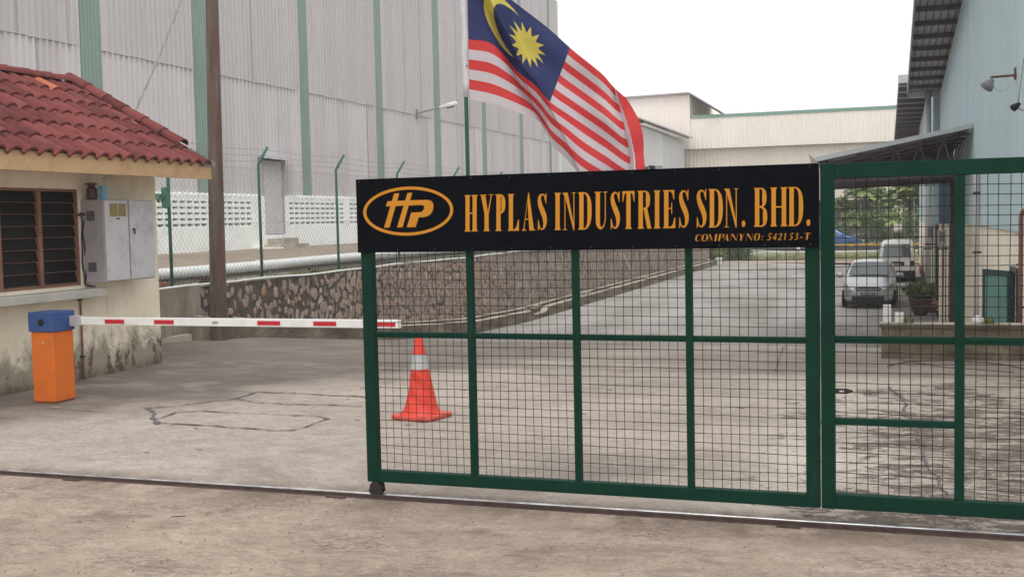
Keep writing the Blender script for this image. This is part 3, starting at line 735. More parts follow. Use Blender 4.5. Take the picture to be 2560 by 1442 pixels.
# right gate panel
g2 = thing('mesh_gate', 'second green mesh gate panel with latch and short cross rail, right of the sign', 'gate', (.6,GY,0))
mb = MB(); mb.box(-.366,-.292,GY-.03,GY+.03,.095,1.965); mb.build('post', 'gate_green', g2, bevel=.004)
mb = MB(); mb.box(1.75,1.83,GY-.03,GY+.03,.095,1.965); mb.build('post', 'gate_green', g2, bevel=.004)
mb = MB(); mb.box(-.292,1.75,GY-.03,GY+.03,.095,.175); mb.build('bottom_rail', 'gate_green', g2, bevel=.004)
mb = MB(); mb.box(-.292,1.75,GY-.03,GY+.03,1.885,1.965); mb.build('top_rail', 'gate_green', g2, bevel=.004)
mul2 = [.335,1.04]
for x in mul2:
    mb = MB(); mb.box(x-.024,x+.024,GY-.025,GY+.025,.175,1.885); mb.build('mullion', 'gate_green', g2, bevel=.003)
mb = MB(); xs2 = [-.292]+mul2+[1.75]
for a, b in zip(xs2, xs2[1:]):
    aa = a+(.024 if a in mul2 else 0); bb = b-(.024 if b in mul2 else 0)
    mb.box(aa,bb,GY-.022,GY+.002,1.018,1.040); mb.box(aa,bb,GY-.018,GY+.018,1.000,1.018)
mb.build('middle_rail', 'gate_green', g2, bevel=.002)
mb = MB(); mb.box(-.292,.311,GY-.022,GY+.018,.556,.592); mb.build('cross_rail', 'gate_green', g2, bevel=.003)
for a, b in zip(xs2, xs2[1:]):
    aa = a+(.024 if a in mul2 else 0); bb = b-(.024 if b in mul2 else 0)
    for z0, z1 in ((.175,1.0),(1.04,1.885)):
        wire_panel(aa, bb, z0, z1, .0545, .0545, GY+.022, .0021).build('mesh_panel', 'wire', g2)
mb = MB()
p0, p1 = -.293, -.20; zc = .742
mb.prism([(p0,GY-.034,zc-.014),(p1-.03,GY-.034,zc-.014),(p1,GY-.034,zc-.005),(p1,GY-.034,zc+.006),(p1-.03,GY-.034,zc+.014),(p0,GY-.034,zc+.014)], (0,.006,0))
lt = mb.build('latch', 'black_iron', g2)
mb = MB(); mb.box(-.270,-.246,GY-.0365,GY-.0345,zc-.004,zc+.004); mb.build('slot', 'metal_edge', lt)

# ------------------------------------------------------------------ flag and pole (pole is fixed to the gate's first mullion)
FX, FY = -2.42, 6.36
fp = thing('flagpole', 'thin green flagpole rising behind the sign with a pale sleeve', 'flagpole', (FX,FY,.2))
mb = MB(); mb.tube([(FX,FY,.2),(FX,FY,3.7)], .0125, 12); mb.build('pole', 'pole_green', fp, smooth=True)
M['sleeve'] = paint('flag_sleeve', (196,196,200), 1.1, .7, .12, 25)
Uc = [0,.1,.2,.3,.4,.5,.6,.7,.8,.9,1.0]
Top = [(1167,-100),(1205,-62),(1255,-18),(1320,32),(1375,75),(1425,120),(1453,143),(1482,166),(1510,190),(1534,218),(1566,246)]
Mid = [(1171,99),(1225,108),(1262,140),(1292,178),(1336,212),(1375,255),(1417,284),(1462,314),(1515,350),(1574,392),(1609,386)]
Bot = [(1172,248),(1235,262),(1302,284),(1347,304),(1366,335),(1380,362),(1410,392),(1452,436),(1512,472),(1570,500),(1622,500)]
def cr(tab, u):
    for i in range(len(Uc)-1):
        if u <= Uc[i+1]+1e-9: break
    t = (u-Uc[i])/(Uc[i+1]-Uc[i]); p1, p2 = Vector(tab[i]), Vector(tab[i+1])
    p0 = Vector(tab[i-1]) if i else 2*p1-p2; p3 = Vector(tab[i+2]) if i+2 < len(tab) else 2*p2-p1
    return .5*(2*p1+(p2-p0)*t+(2*p0-5*p1+4*p2-p3)*t*t+(3*p1-p0-3*p2+p3)*t**3)
def flag_pt(u, v):
    a, b, c = cr(Top, u), cr(Mid, u), cr(Bot, u); s0 = 8/14
    p = a.lerp(b, v/s0) if v < s0 else b.lerp(c, (v-s0)/(1-s0))
    if u > .88: p = p+Vector((15*math.sin(math.pi*min(1, v/s0))*(u-.88)/.12, 0))
    # soft folds in depth: one sharp diagonal crease through the crescent, broad waves beyond
    d = u*.93 - v*.30
    fold = .045*math.exp(-((d-.06)/.045)**2) - .03*math.exp(-((d-.13)/.04)**2)
    uf = 0
    for (va, ua), (vb, ub) in zip(((0,.02),(.1,.08),(.26,.14),(.5,.30),(.57,.44),(.85,.60)), ((.1,.08),(.26,.14),(.5,.30),(.57,.44),(.85,.60),(1.01,.68))):
        if va <= v <= vb: uf = lerp(ua, ub, (v-va)/(vb-va))
    dd = u-uf; sst = min(1, max(0, (dd+.012)/.040)); sst = sst*sst*(3-2*sst)
    fold -= .13*sst*math.exp(-max(0, dd-.03)/.10)
    s9 = min(1, max(0, (u-.895)/.03)); fold -= .09*s9
    wave = .045*math.sin(u*7.5-v*2.0) + .03*math.sin(u*15-v*5) + .012*math.sin(v*16+u*6)
    curl = .10*max(0, u-.86)/.14
    dep = max(GY+.05, FY + .17*min(1, u*4) + (fold + wave*min(1, u*3)) + curl*.5)
    w = onY(p.x, p.y, dep); return (w.x, w.y, w.z)
cen = (.218,.285); star = (.318,.30)
def flag_col(u, v):
    if u > .905: return 3 if (u-.905)/.095 < .1+.35*v else 0     # the fly end folds over, showing one stripe
    if u < .5 and v < 8/14:
        x, y = u*2, v          # true proportions 2:1
        # crescent
        ax, ay = (u-.205)*2, v-.286
        if ax*ax+ay*ay < .232**2 and (ax-.080)**2+ay*ay > .200**2: return 2
        sx, sy = (u-.322)*2, v-.286; r = math.hypot(sx, sy)
        th = math.atan2(sy, sx)+math.pi/2; seg = 2*math.pi/14
        k = abs(((th/seg) % 1)-.5)*2     # 1 at a tip
        # straight-edged star test
        ro, ri = .185, .105; ang = (1-k)*seg/2
        den = ro*math.sin(ang)+ri*math.sin(seg/2-ang)
        lim = ro*ri*math.sin(seg/2)/den if den else ro
        return 2 if r < lim else 1
    return 0 if int(v*14) % 2 == 0 else 3
mb = MB(); mb.grid(flag_pt, 420, 280, matf=flag_col)
M['fl_red'] = paint('flag_red', (204,66,66), 1.1, .75, .04, 30); M['fl_blue'] = paint('flag_blue', (54,62,108), .95, .75, .05, 30)
M['fl_yel'] = paint('flag_yellow', (208,194,92), 1.1, .75, .05, 30); M['fl_wht'] = paint('flag_white', (200,192,198), 1.1, .75, .03, 30)
for k in ('fl_red','fl_blue','fl_yel','fl_wht'):   # cloth lets some light through
    nt = M[k].node_tree; bs = nt.nodes['Principled BSDF']; out = [n for n in nt.nodes if n.type == 'OUTPUT_MATERIAL'][0]
    tr_ = nt.nodes.new('ShaderNodeBsdfTranslucent'); mx = nt.nodes.new('ShaderNodeMixShader'); mx.inputs[0].default_value = .35
    lk = bs.inputs['Base Color'].links[0].from_socket; nt.links.new(lk, tr_.inputs[0])
    nt.links.new(bs.outputs[0], mx.inputs[1]); nt.links.new(tr_.outputs[0], mx.inputs[2]); nt.links.new(mx.outputs[0], out.inputs[0])
fl = thing('flag', 'striped red and white flag with blue canton, yellow crescent and star, blowing', 'flag', (FX,FY,2.4))
mb.build('cloth', ['fl_red','fl_blue','fl_yel','fl_wht'], fl, smooth=True)
mb = MB(); pts = []
for i in range(15):
    z = lerp(2.44, 3.72, i/14); pts.append((FX+.003*math.sin(i*1.9), FY, z))
mb.tube(pts, [.0175+.004*math.sin(i*2.3) for i in range(15)], 14); mb.build('sleeve', 'sleeve', fl, smooth=True)

# ------------------------------------------------------------------ traffic cone
cn = thing('traffic_cone', 'dented orange traffic cone with a grey reflective band behind the gate', 'traffic cone', (-3.89,8.95,0))
def cone_pt(cx, cy, h, a, r):
    dent = 0
    if .12 < h < .42: dent = .018*math.sin((h-.12)/.3*math.pi)*max(0, math.cos(a+2.0))**2 + .006*math.sin(h*40+a*3)*max(0, math.cos(a+1.5))
    r -= dent
    return (cx+r*math.cos(a)-.012*h, cy+r*math.sin(a), h)
def cone_r(h): return lerp(.150, .030, (h-.045)/.665) + (.03*math.exp(-(h-.045)/.03))
def cone_part(h0, h1, name, mat, extra=0):
    mb = MB(); n = 40; m = 22
    mb.grid(lambda u, v: cone_pt(-3.89, 8.95, lerp(h0,h1,v), u*2*math.pi, cone_r(lerp(h0,h1,v))+extra), n, m)
    if name == 'top': mb.poly([cone_pt(-3.89,8.95,h1,2*math.pi*k/n,cone_r(h1)) for k in range(n)])
    mb.build(name, mat, cn, smooth=True)
cone_part(.035,.43,'body','cone_red'); cone_part(.43,.555,'reflective_band','cone_band',.0015); cone_part(.555,.712,'top','cone_red')
mb = MB(); ca, sa = math.cos(R_(-14)), math.sin(R_(-14)); q = []
for x, y in ((-.21,-.16),(-.17,-.2),(.17,-.2),(.21,-.16),(.21,.16),(.17,.2),(-.17,.2),(-.21,.16)): q.append((-3.89+x*ca-y*sa, 8.95+x*sa+y*ca, .004))
mb.prism([Vector(p) for p in q], (0,0,.034)); mb.build('base', 'cone_base', cn, bevel=.008)

# ------------------------------------------------------------------ barrier
ba = thing('parking_barrier', 'orange and blue boom barrier cabinet with red and white lowered arm', 'boom barrier', (-7.89,9.04,0))
mb = MB(); mb.box(-8.02,-7.755,8.905,9.19,.02,.705); bd = mb.build('cabinet', 'orange', ba, bevel=.006)
M['plinth'] = paint('plinth_orange', (150,92,60), .8, .6, .2, 12)
mb = MB(); mb.box(-8.01,-7.765,8.915,9.18,0,.02); mb.build('plinth', 'plinth', ba)
mb = MB(); mb.box(-7.752,-7.7535,8.93,9.17,.05,.68); mb.build('door', 'orange', bd)
mb = MB(); mb.tube([(-7.88,8.905,.60),(-7.88,8.899,.60)], .008, 12); mb.build('lock', 'metal_edge', bd)
mb = MB(); mb.box(-8.035,-7.74,8.89,9.205,.708,.90); cp = mb.build('cover', 'blue', ba, bevel=.006)
mb = MB(); mb.tube([(-7.88,8.889,.80),(-7.88,8.884,.80)], .036, 8); mb.build('vent', 'dark', cp)
mb = MB(); mb.box(-7.738,-7.62,9.12,9.20,.745,.845); mb.build('bracket', 'cab_side', ba, bevel=.004)
AZ0, AZ1 = .757, .832
mb = MB(); mb.box(-7.66,-4.17,9.15,9.195,AZ0,AZ1); arm = mb.build('arm', 'white', ba, bevel=.004)
for a, b in ((262,310),(385,434),(643,700),(783,840),(937,988)):
    xa, xb = onY(a,802,9.148).x, onY(b,802,9.148).x
    mb = MB(); mb.box(xa,xb,9.1465,9.1495,.772,.812); mb.build('red_patch', 'arm_red', arm)
    mb = MB(); 
mb = MB(); x = onY(530,802,9.148).x
for i in range(4):
    for q in stroke([(0,0,.004),(.014,.024,.004)])+stroke([(0,.024,.004),(.014,0,.004)]):
        mb.poly([(x+i*.016+p[0], 9.1485-i*.0001, .78+p[1]) for p in q])
mb.build('marking', 'cable', arm)

# ------------------------------------------------------------------ guard house
gh = thing('guard_house', 'small cream guard house with red tiled roof and louvred window', 'guard house', (-10.2,9.5,0))
WX = -8.72
mb = MB()
# front wall with the window opening Y 8.70..10.49, z 1.07..2.15
mb.box(WX-.12,WX,6.9,8.70,0,2.33); mb.box(WX-.12,WX,10.49,11.93,0,2.33); mb.box(WX-.12,WX,8.70,10.49,0,1.07); mb.box(WX-.12,WX,8.70,10.49,2.15,2.33)
mb.box(-11.75,WX-.12,11.81,11.93,0,2.33); mb.box(-11.75,WX-.12,6.9,7.02,0,2.33); mb.box(-11.87,-11.75,6.9,11.93,0,2.33)
mb.prism([(-8.74,11.925,2.33),(-11.85,11.925,2.33),(-10.15,11.925,3.4)], (0,-.1,0))
mb.build('wall', 'plaster', gh)
mb = MB(); mb.box(-11.75,-8.84,7.02,11.81,.0,.02); mb.build('floor', 'concrete_grey', gh)
# window: three louvred lights
for a, b in ((8.70,9.29),(9.29,9.885),(9.885,10.49)):
    w = MB(); fr = .028
    w.box(WX-.075,WX+.008,a,a+fr,1.07,2.15); w.box(WX-.075,WX+.008,b-fr,b,1.07,2.15)
    w.box(WX-.075,WX+.006,a+fr,b-fr,1.07,1.07+fr); w.box(WX-.075,WX+.006,a+fr,b-fr,2.15-fr,2.15)
    wo = w.build('window', 'frame_brown', gh)
    for k in range(8):
        z = 1.11+k*.128; m_ = MB()
        m_.prism([(WX-.05,a+fr,z+.118),(WX-.045,a+fr,z+.122),(WX-.016,a+fr,z),(WX-.021,a+fr,z-.004)], (0,b-a-2*fr,0))
        m_.build('louvre', 'glass_dark', wo)
    m_ = MB()
    for k in range(8):
        z = 1.11+k*.128; m_.box(WX-.026,WX-.014,a+fr,b-fr,z-.008,z-.003)
    m_.build('louvre_clips', 'frame_brown', wo)
mb = MB(); mb.box(-11.74,-8.86,7.03,11.8,.03,.04); mb.build('inner_floor', 'dark', gh)
mb = MB(); mb.box(WX+.002,WX+.24,8.5,10.66,.935,1.03); mb.build('sill', 'sill', gh, bevel=.01)
# roof: single-lap clay tiles, gable with verge at Y 12.22
EX, EZ, PT = -8.1, 2.455, .555; RXr = -10.12
def roof_side(sgn, nm):
    mb = MB(); y1, y0 = 12.20, 6.6; ncol = int((y1-y0)/.215); L = math.hypot(RXr-EX, (RXr-EX)*PT); rows = 6; rl = L/rows
    dx = (RXr-EX)/L; dz = -(RXr-EX)*PT/L
    wdt = (y1-y0)/ncol
    for r in range(rows):
        for cidx in range(ncol):
            tint = random.random()*.93 if random.random() > .008 else 1.0
            jit = random.uniform(-.003,.003); mb.tint = tint
            b = len(mb.v); nu, nv = 12, 2
            for j in range(nv+1):
                vv = j/nv; s_ = r*rl + vv*(rl*1.10) - rl*.05
                for i in range(nu+1):
                    uu = i/nu; ph = uu*2*math.pi
                    h = .034*max(0, math.sin(uu*math.pi))**.8*1.0
                    h = .060*(1-((uu-.42)/.42)**2)**.8 if uu < .84 else -.012*math.sin((uu-.84)/.16*math.pi)
                    h = max(h, -.012) + .030*(1-vv) + jit
                    yy = y1-(cidx+uu)*wdt
                    X_ = EX+dx*s_; Z_ = EZ+dz*s_
                    if sgn < 0: X_ = 2*RXr-X_
                    mb.v.append((X_ + (dz if sgn > 0 else -dz)*h, yy, Z_ + abs(dx)*h))
            for j in range(nv):
                for i in range(nu):
                    a = b+j*(nu+1)+i; mb.face([a, a+1, a+nu+2, a+nu+1])
            # tile end lip
            base = b
            lip = len(mb.v)
            for i in range(nu+1):
                p = mb.v[base+i]; mb.v.append((p[0], p[1], p[2])); 
            for i in range(nu+1):
                p = mb.v[base+i]; mb.v.append((p[0]-.006*sgn, p[1], p[2]-.024))
            mb.tint = max(0, tint-.3)
            for i in range(nu): mb.face([lip+i+1, lip+i, lip+nu+1+i, lip+nu+2+i])
    return mb.build(nm, 'tiles', rf, smooth=True, attr='tile_tint')
rf = MB()
rf.prism([(EX+.0,6.6,EZ-.03),(RXr,6.6,EZ-.03+(EX-RXr)*PT),(2*RXr-EX,6.6,EZ-.03),(2*RXr-EX,6.6,EZ-.05),(RXr,6.6,EZ-.05+(EX-RXr)*PT),(EX,6.6,EZ-.05)], (0,5.58,0))
rf = rf.build('roof', 'soffit', gh)
roof_side(1, 'roof_tiles'); roof_side(-1, 'roof_tiles')
# ridge and verge caps: half-round tiles
def cap_run(p, q, n, r, nm):
    mb = MB(); p = Vector(p); q = Vector(q); d = (q-p)/n; dn = d.normalized(); side = dn.cross(Vector((0,0,1))).normalized(); upv = side.cross(dn)
    for i in range(n):
        mb.tint = random.random()*.9; b = len(mb.v); a0 = p+d*i-dn*.03; a1 = p+d*(i+1)
        for (c, rr) in ((a0, r*.9), (a1, r*1.08)):
            for k in range(9):
                th = math.pi*k/8; mb.v.append(tuple(c+side*math.cos(th)*rr+upv*math.sin(th)*rr*.75))
            for k in range(9):
                th = math.pi*(8-k)/8; mb.v.append(tuple(c+side*math.cos(th)*(rr-.014)+upv*(math.sin(th)*(rr-.014)*.75)))
        for k in range(17): mb.face([b+k, b+k+1, b+18+k+1, b+18+k])
        mb.face([b+k for k in range(18)][::-1]); mb.face([b+18+k for k in range(18)])
    return mb.build(nm, 'tiles', rf, smooth=False, attr='tile_tint')
TZ = EZ+(EX-RXr)*PT
cap_run((RXr,6.6,TZ+.03), (RXr,12.1,TZ+.03), 15, .115, 'ridge_tiles')
dirv = Vector((RXr-EX,0,TZ-EZ)); s0 = Vector((EX,12.17,EZ))
cap_run(s0+dirv*1.0+Vector((0,-.02,.085)), s0+dirv*.17+Vector((0,-.02,.085)), 6, .10, 'verge_tiles')
mb = MB()
for i in range(14):
    a = .0+i*.0135; p = s0+dirv*a; mb.box(p.x-.03,p.x+.03,12.06,12.28,p.z-.0,p.z+.05+.03*noise.noise(Vector((i*.7,0,0))))
mb.build('verge_mortar', 'mortar', rf)
mb = MB()
for i in range(9):
    p = s0+dirv*(.46+i*.016); h_ = .035+.02*math.sin(i*2.1); mb.prism([(p.x-.03,12.0-.03*math.sin(i),p.z-.01),(p.x+.03,12.0,p.z-.045),(p.x+.03,12.0,p.z+h_-.02),(p.x-.03,12.0,p.z+h_+.01)], (0,.14,0))
mb.build('mortar_patch', 'white_mortar', rf)
mb = MB(); mb.box(EX-.02,EX+.012,6.6,12.22,2.29,2.487); mb.build('fascia_board', 'fascia', gh)
mb = MB(); mb.box(EX-.02-.6,EX-.02,6.62,12.20,2.335,2.345); mb.build('eaves_soffit', 'fascia', gh)
mb = MB(); mb.prism([(EX-.02,12.20,2.35),(RXr,12.20,2.35),(RXr,12.20,TZ-.06),(EX-.02,12.20,EZ-.06)], (0,.02,0)); mb.prism([(2*RXr-EX,12.20,2.35),(RXr,12.20,2.35),(RXr,12.20,TZ-.06),(2*RXr-EX,12.20,EZ-.06)], (0,.02,0)); mb.build('gable_board', 'fascia', gh)
# fixings on the wall
cb = thing('meter_cabinet', 'pale grey two-door electric meter cabinet on the guard house wall', 'meter cabinet', (-8.56,11.0,1.1))
mb = MB(); mb.box(WX+.002,-8.415,10.545,11.44,1.10,2.03); bd = mb.build('body', 'cab_side', cb, bevel=.004)
for a, b in ((10.555,10.955),(10.985,11.43)):
    mb = MB(); mb.box(-8.413,-8.395,a,b,1.11,2.02); dr = mb.build('door', 'cab_white', cb, bevel=.004)
    if a < 10.9:
        for y0 in (10.635,10.785):
            m2 = MB(); m2.box(-8.3945,-8.390,y0,y0+.135,1.84,1.985); m2.build('meter_window', 'meter_glass', dr, bevel=.002)
        m2 = MB(); m2.box(-8.3945,-8.391,10.75,10.81,1.805,1.822); m2.build('name_plate', 'black_iron', dr)
    else:
        m2 = MB(); m2.tube([(-8.394,11.04,1.69),(-8.38,11.04,1.69)], .014, 12); m2.box(-8.388,-8.378,11.045,11.06,1.63,1.70); m2.build('handle', 'steel_dark', dr)
for z in (1.22,1.80):
    m2 = MB()
    for k in range(5): m2.box(-8.64,-8.53,10.539,10.5435,z+k*.022,z+k*.022+.012)
    m2.build('vent', 'dark', bd)
mb = MB(); mb.box(-8.52,-8.445,10.60,10.665,2.032,2.19); tag(mb.build('drink_carton', 'carton', bevel=.003), 'small blue and white carton standing on top of the meter cabinet', 'carton')
mb = MB(); mb.lathe((-8.60,10.60,2.032), [(.055,0),(.06,.02),(.06,.12),(.04,.15),(.04,.17)], 16)
jo = thing('lidded_jar', 'dark brown jar with a flat lid on the meter cabinet', 'jar', (-8.60,10.60,2.032)); mb.build('body', 'jar', jo, smooth=False)
mb = MB(); mb.lathe((-8.60,10.60,2.202), [(.07,0),(.075,.012),(.04,.022)], 16); mb.build('lid', 'jar', jo)
cd = thing('conduit_pipe', 'thin brown pipe running down the guard house wall below the sill', 'pipe', (WX+.02,10.45,0))
mb = MB(); mb.tube([(WX+.022,10.45,0.0),(WX+.022,10.45,.95),(WX+.022,10.43,1.0)], .012, 10); mb.build('pipe', 'pipe_brown', cd, smooth=True)
mb = MB()
for z in (.25,.62,.9): mb.box(WX+.001,WX+.037,10.425,10.475,z,z+.02)
mb.build('clip', 'black_iron', cd)
wr = thing('wall_cables', 'black and white cables hanging down beside the louvred window', 'cable', (WX+.03,10.53,1.1))
for k, (mt, dy, dx) in enumerate((('cable',0,.02),('cable',.018,.035),('cable_white',.045,.03))):
    pts = []
    for i in range(18):
        z = lerp(1.86, 1.08, i/17); pts.append((WX+dx+.008*math.sin(i*.9+k), 10.525+dy+.012*math.sin(i*.5+k*2), z))
    pts.append((WX+.05, 10.56+dy*2, 1.055)); pts.append((WX+.10, 10.60+dy, 1.045))
    mb = MB(); mb.tube(pts, .007, 6); mb.build('cable', mt, wr, smooth=True)
mb = MB(); mb.tube([(WX+.002,10.5,1.86),(WX+.05,10.50,1.88),(WX+.06,10.535,1.86)], .013, 8); mb.build('cable_entry', 'black_iron', wr)

# ------------------------------------------------------------------ utility pole and service cable
up_ = thing('utility_pole', 'tall weathered brown pole with rust streaks beside the guard house', 'utility pole', (-9.65,14.62,0))
mb = MB()
def sq(z):
    r = lerp(.130, .075, z/7.5); cx = -9.65+.018*z; return [(cx+r*math.cos(a)*1., 14.62+r*math.sin(a), z) for a in [math.pi*k/8 for k in range(16)]]
b = 0
lev = [0,.8,1.6,2.7,3.8,5.05,6.2,7.5]
for z in lev: mb.v += sq(z)
for i in range(len(lev)-1):
    for k in range(16): mb.face([i*16+k, i*16+(k+1)%16, (i+1)*16+(k+1)%16, (i+1)*16+k])
mb.face([(len(lev)-1)*16+k for k in range(16)]); mb.build('shaft', 'pole_wood', up_, smooth=True)
sw = thing('service_cable', 'twisted service cable from the tiled roof up to the pole', 'cable', (-9.15,12.15,3.15))
mb = MB(); a = Vector((-9.16,12.16,3.16)); b_ = Vector((-9.60,14.5,5.93))
for ph in (0, math.pi):
    pts = []
    for i in range(61):
        t_ = i/60; p = a.lerp(b_, t_)+Vector((0,0,-.10*4*t_*(1-t_))); pts.append(p+Vector((math.cos(ph+i*.55)*.011,0,math.sin(ph+i*.55)*.011)))
    mb.tube(pts, .008, 5)
mb.build('cable', 'lamp_grey', sw, smooth=True)
mb = MB(); mb.tube([(-9.16,12.16,3.08),(-9.16,12.16,3.2)], .012, 8); mb.build('bracket', 'steel_dark', sw)

# ------------------------------------------------------------------ retaining wall, drain, coping
rw = thing('stone_wall', 'long rubble stone retaining wall with dark mortar along the driveway', 'retaining wall', (-10.4,40,-1.2))
mb = MB(); mb.box(-10.55,-10.2,14.95,66.5,-1.7,.77); mb.build('rubble_face', 'rubble', rw)
mb = MB(); mb.box(-10.56,-10.17,11.9,14.94,-.1,.79); mb.build('concrete_end', 'stained', rw)
mb = MB(); pts = []
for i in range(110):
    y = lerp(12.6, 66.5, i/109); pts.append((-10.19, y, .795+.012*math.sin(y*.9)+.008*math.sin(y*2.3)))
mb.tube(pts, .019, 8); mb.build('coping_pipe', 'pvc', rw, smooth=True)
# stones standing proud of the mortar near the viewer
mb = MB()
def stonemesh(mb, y, z, s, e):
    n = random.randint(5, 8); a0 = random.uniform(0, 6); ring_ = []
    tl = random.uniform(-.6,.6)
    for k in range(n):
        a = a0+2*math.pi*k/n; rr = s*random.uniform(.68,1.15); yy = rr*math.cos(a)*e; zz = rr*math.sin(a)
        ring_.append((yy*math.cos(tl)-zz*math.sin(tl), yy*math.sin(tl)+zz*math.cos(tl)))
    b = len(mb.v); mb.tint = random.random()
    for sc_, dx_ in ((1,0.),(.95,.014),(.78,.020)):
        for (p, q_) in ring_: mb.v.append((-10.201+dx_, y+p*sc_, z+q_*sc_))
    for l in range(2):
        for k in range(n): mb.face([b+l*n+k, b+l*n+(k+1)%n, b+(l+1)*n+(k+1)%n, b+(l+1)*n+k])
    mb.face([b+2*n+k for k in range(n)])
placed = []; tries = 0
while tries < 9000:
    tries += 1
    y = 15.05+random.random()**1.3*14; s = random.uniform(.045,.13)*(1 if y < 20 else .95)
    gzl = ramp_z(-9.7, y); z = random.uniform(gzl+.0, .70)
    if z+s > .76: continue
    if y < 15.6 and random.random() < .6: continue
    ok = True
    for (py, pz, ps) in placed:
        if abs(py-y) < .4 and math.hypot(py-y, (pz-z)*.85) < (ps+s)*(.94 if y > 20 else lerp(1.25, .96, max(0, y-16.5)/3.5)): ok = False; break
    if ok: placed.append((y, z, s)); stonemesh(mb, y, z, s, random.uniform(.6,1.0))
t = NT('proud_stones'); at = t.new('ShaderNodeAttribute', attribute_name='tile_tint')
c = t.ramp(at.outputs['Fac'], [(0, lin((140,120,108))), (.2, lin((182,160,148))), (.45, lin((168,150,138))), (.65, lin((156,142,136))), (.85, lin((172,136,112))), (1, lin((198,184,174)))])
c = t.mix(t.ramp(t.noise(16,6,.75), [(.42,0),(.7,.6)]), c, lin((112,98,88))); t.color(c); t.rough(.9,0,.2); t.bump(t.noise(22,5,.7), .4, .01); M['stones'] = t.m
mb.build('face_stones', 'stones', rw, attr='tile_tint')

M['kerb_conc'] = paint('kerb_concrete', (172,162,150), 1.2, .9, .2, 1.5, dirt=(86,78,70), dirtamt=.85, dscale=2.2, sv=(1,.5,1.5))
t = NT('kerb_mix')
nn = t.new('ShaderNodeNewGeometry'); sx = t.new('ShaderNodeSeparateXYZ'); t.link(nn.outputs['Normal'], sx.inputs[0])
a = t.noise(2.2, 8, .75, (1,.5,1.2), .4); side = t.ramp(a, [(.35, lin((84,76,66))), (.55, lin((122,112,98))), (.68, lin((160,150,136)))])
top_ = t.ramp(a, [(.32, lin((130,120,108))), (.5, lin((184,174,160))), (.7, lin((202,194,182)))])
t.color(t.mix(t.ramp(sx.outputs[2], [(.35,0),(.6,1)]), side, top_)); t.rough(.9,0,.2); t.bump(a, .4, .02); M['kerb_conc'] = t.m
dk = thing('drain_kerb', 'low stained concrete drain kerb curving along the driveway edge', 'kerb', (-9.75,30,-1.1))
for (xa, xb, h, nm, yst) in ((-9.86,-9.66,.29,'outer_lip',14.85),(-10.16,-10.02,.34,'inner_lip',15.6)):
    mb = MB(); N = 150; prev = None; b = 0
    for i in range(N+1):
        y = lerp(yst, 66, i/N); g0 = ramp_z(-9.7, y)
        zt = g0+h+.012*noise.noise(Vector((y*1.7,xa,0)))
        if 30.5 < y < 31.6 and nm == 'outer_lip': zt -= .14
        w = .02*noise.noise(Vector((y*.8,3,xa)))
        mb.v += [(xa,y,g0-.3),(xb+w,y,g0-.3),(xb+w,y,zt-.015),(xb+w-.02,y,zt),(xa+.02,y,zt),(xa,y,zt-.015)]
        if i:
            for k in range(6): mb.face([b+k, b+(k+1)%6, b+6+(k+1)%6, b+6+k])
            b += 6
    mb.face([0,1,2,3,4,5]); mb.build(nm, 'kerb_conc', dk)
mb = MB(); mb.prism([(-10.17,14.84,-.1),(-9.66,14.84,-.1),(-9.66,14.84,.29),(-10.17,14.84,.34)], (0,-.12,0)); mb.build('end_wall', 'stained', dk)
mb = MB()
for i in range(9):
    y = random.uniform(24, 60); g0 = ramp_z(-9.7, y); s = random.uniform(.06,.16)
    mb.prism([Vector((-9.85+random.uniform(-.02,.02), y, g0+.30)), Vector((-9.72, y+.02, g0+.30)), Vector((-9.70, y+s*2, g0+.30)), Vector((-9.86, y+s*1.7, g0+.30))], (.01,0,random.uniform(.03,.08)))
tag(mb.build('rubble_pieces', 'concrete_grey'), 'broken pieces of brick and mortar lying on the drain kerb', 'rubble', kind='stuff')
mb = MB(); mb.tube([(-9.95,44.6,-.55),(-10.17,42.9,.79)], .014, 6)
tag(mb.build('leaning_pipe', 'pvc'), 'thin white pipe leaning down the stone wall', 'pipe')
# short concrete ramp kerb at the foot of the wall by the guard house
mb = MB(); mb.prism([(-10.45,13.3,0),(-9.95,14.35,0),(-9.95,14.35,.10),(-10.45,13.3,.025)], (-.14,.06,0)); tag(mb.build('ramp_kerb', 'concrete_grey'), 'short wedge shaped concrete kerb beside the foot of the brown pole', 'kerb')

# ------------------------------------------------------------------ terrace, drain pipe, plants
mb = MB()
mb.grid(lambda u, v: (lerp(-12.1, -18, u), lerp(4, 75, v), lerp(.86, 1.02, u)+.02*noise.noise(Vector((u*9,v*70,0)))), 16, 90); struct(mb, 'terrace', 'terrace', smooth=True)
M['ditch_soil'] = ground_mat('ditch_soil', [(.3,(66,58,48)), (.5,(92,82,68)), (.7,(116,106,90))], 1.5, 12, stain=(50,46,38), stainscale=2).m
mb = MB()
mb.grid(lambda u, v: (lerp(-10.5, -12.1, u), lerp(4, 75, v), [.70,.60,.52,.58,.86][min(4,int(u*4+.5))]+.03*noise.noise(Vector((u*9,v*90,4)))), 4, 160); struct(mb, 'ditch', 'ditch_soil')
mb = MB(); mb.box(-12.16,-12.02,8,70,.45,.80); tag(mb.build('ditch_wall', 'ditch_soil'), 'low stained concrete edge under the big white pipe', 'wall')
dp = thing('drain_pipe', 'thick white plastic pipe lying along the terrace behind the fence', 'pipe', (-12,30,.9))
mb = MB(); pts = [(-12.0, lerp(9,66,i/60), .90+.01*math.sin(i*.5)) for i in range(61)]; mb.tube(pts, .105, 20); mb.build('pipe', 'pvc', dp, smooth=True)
mb = MB()
for y in (13.6,19.6,25.6,31.6): mb.tube([(-12.0,y,.90),(-12.0,y+.16,.90)], .115, 20)
mb.build('joint', 'pvc', dp, smooth=False)
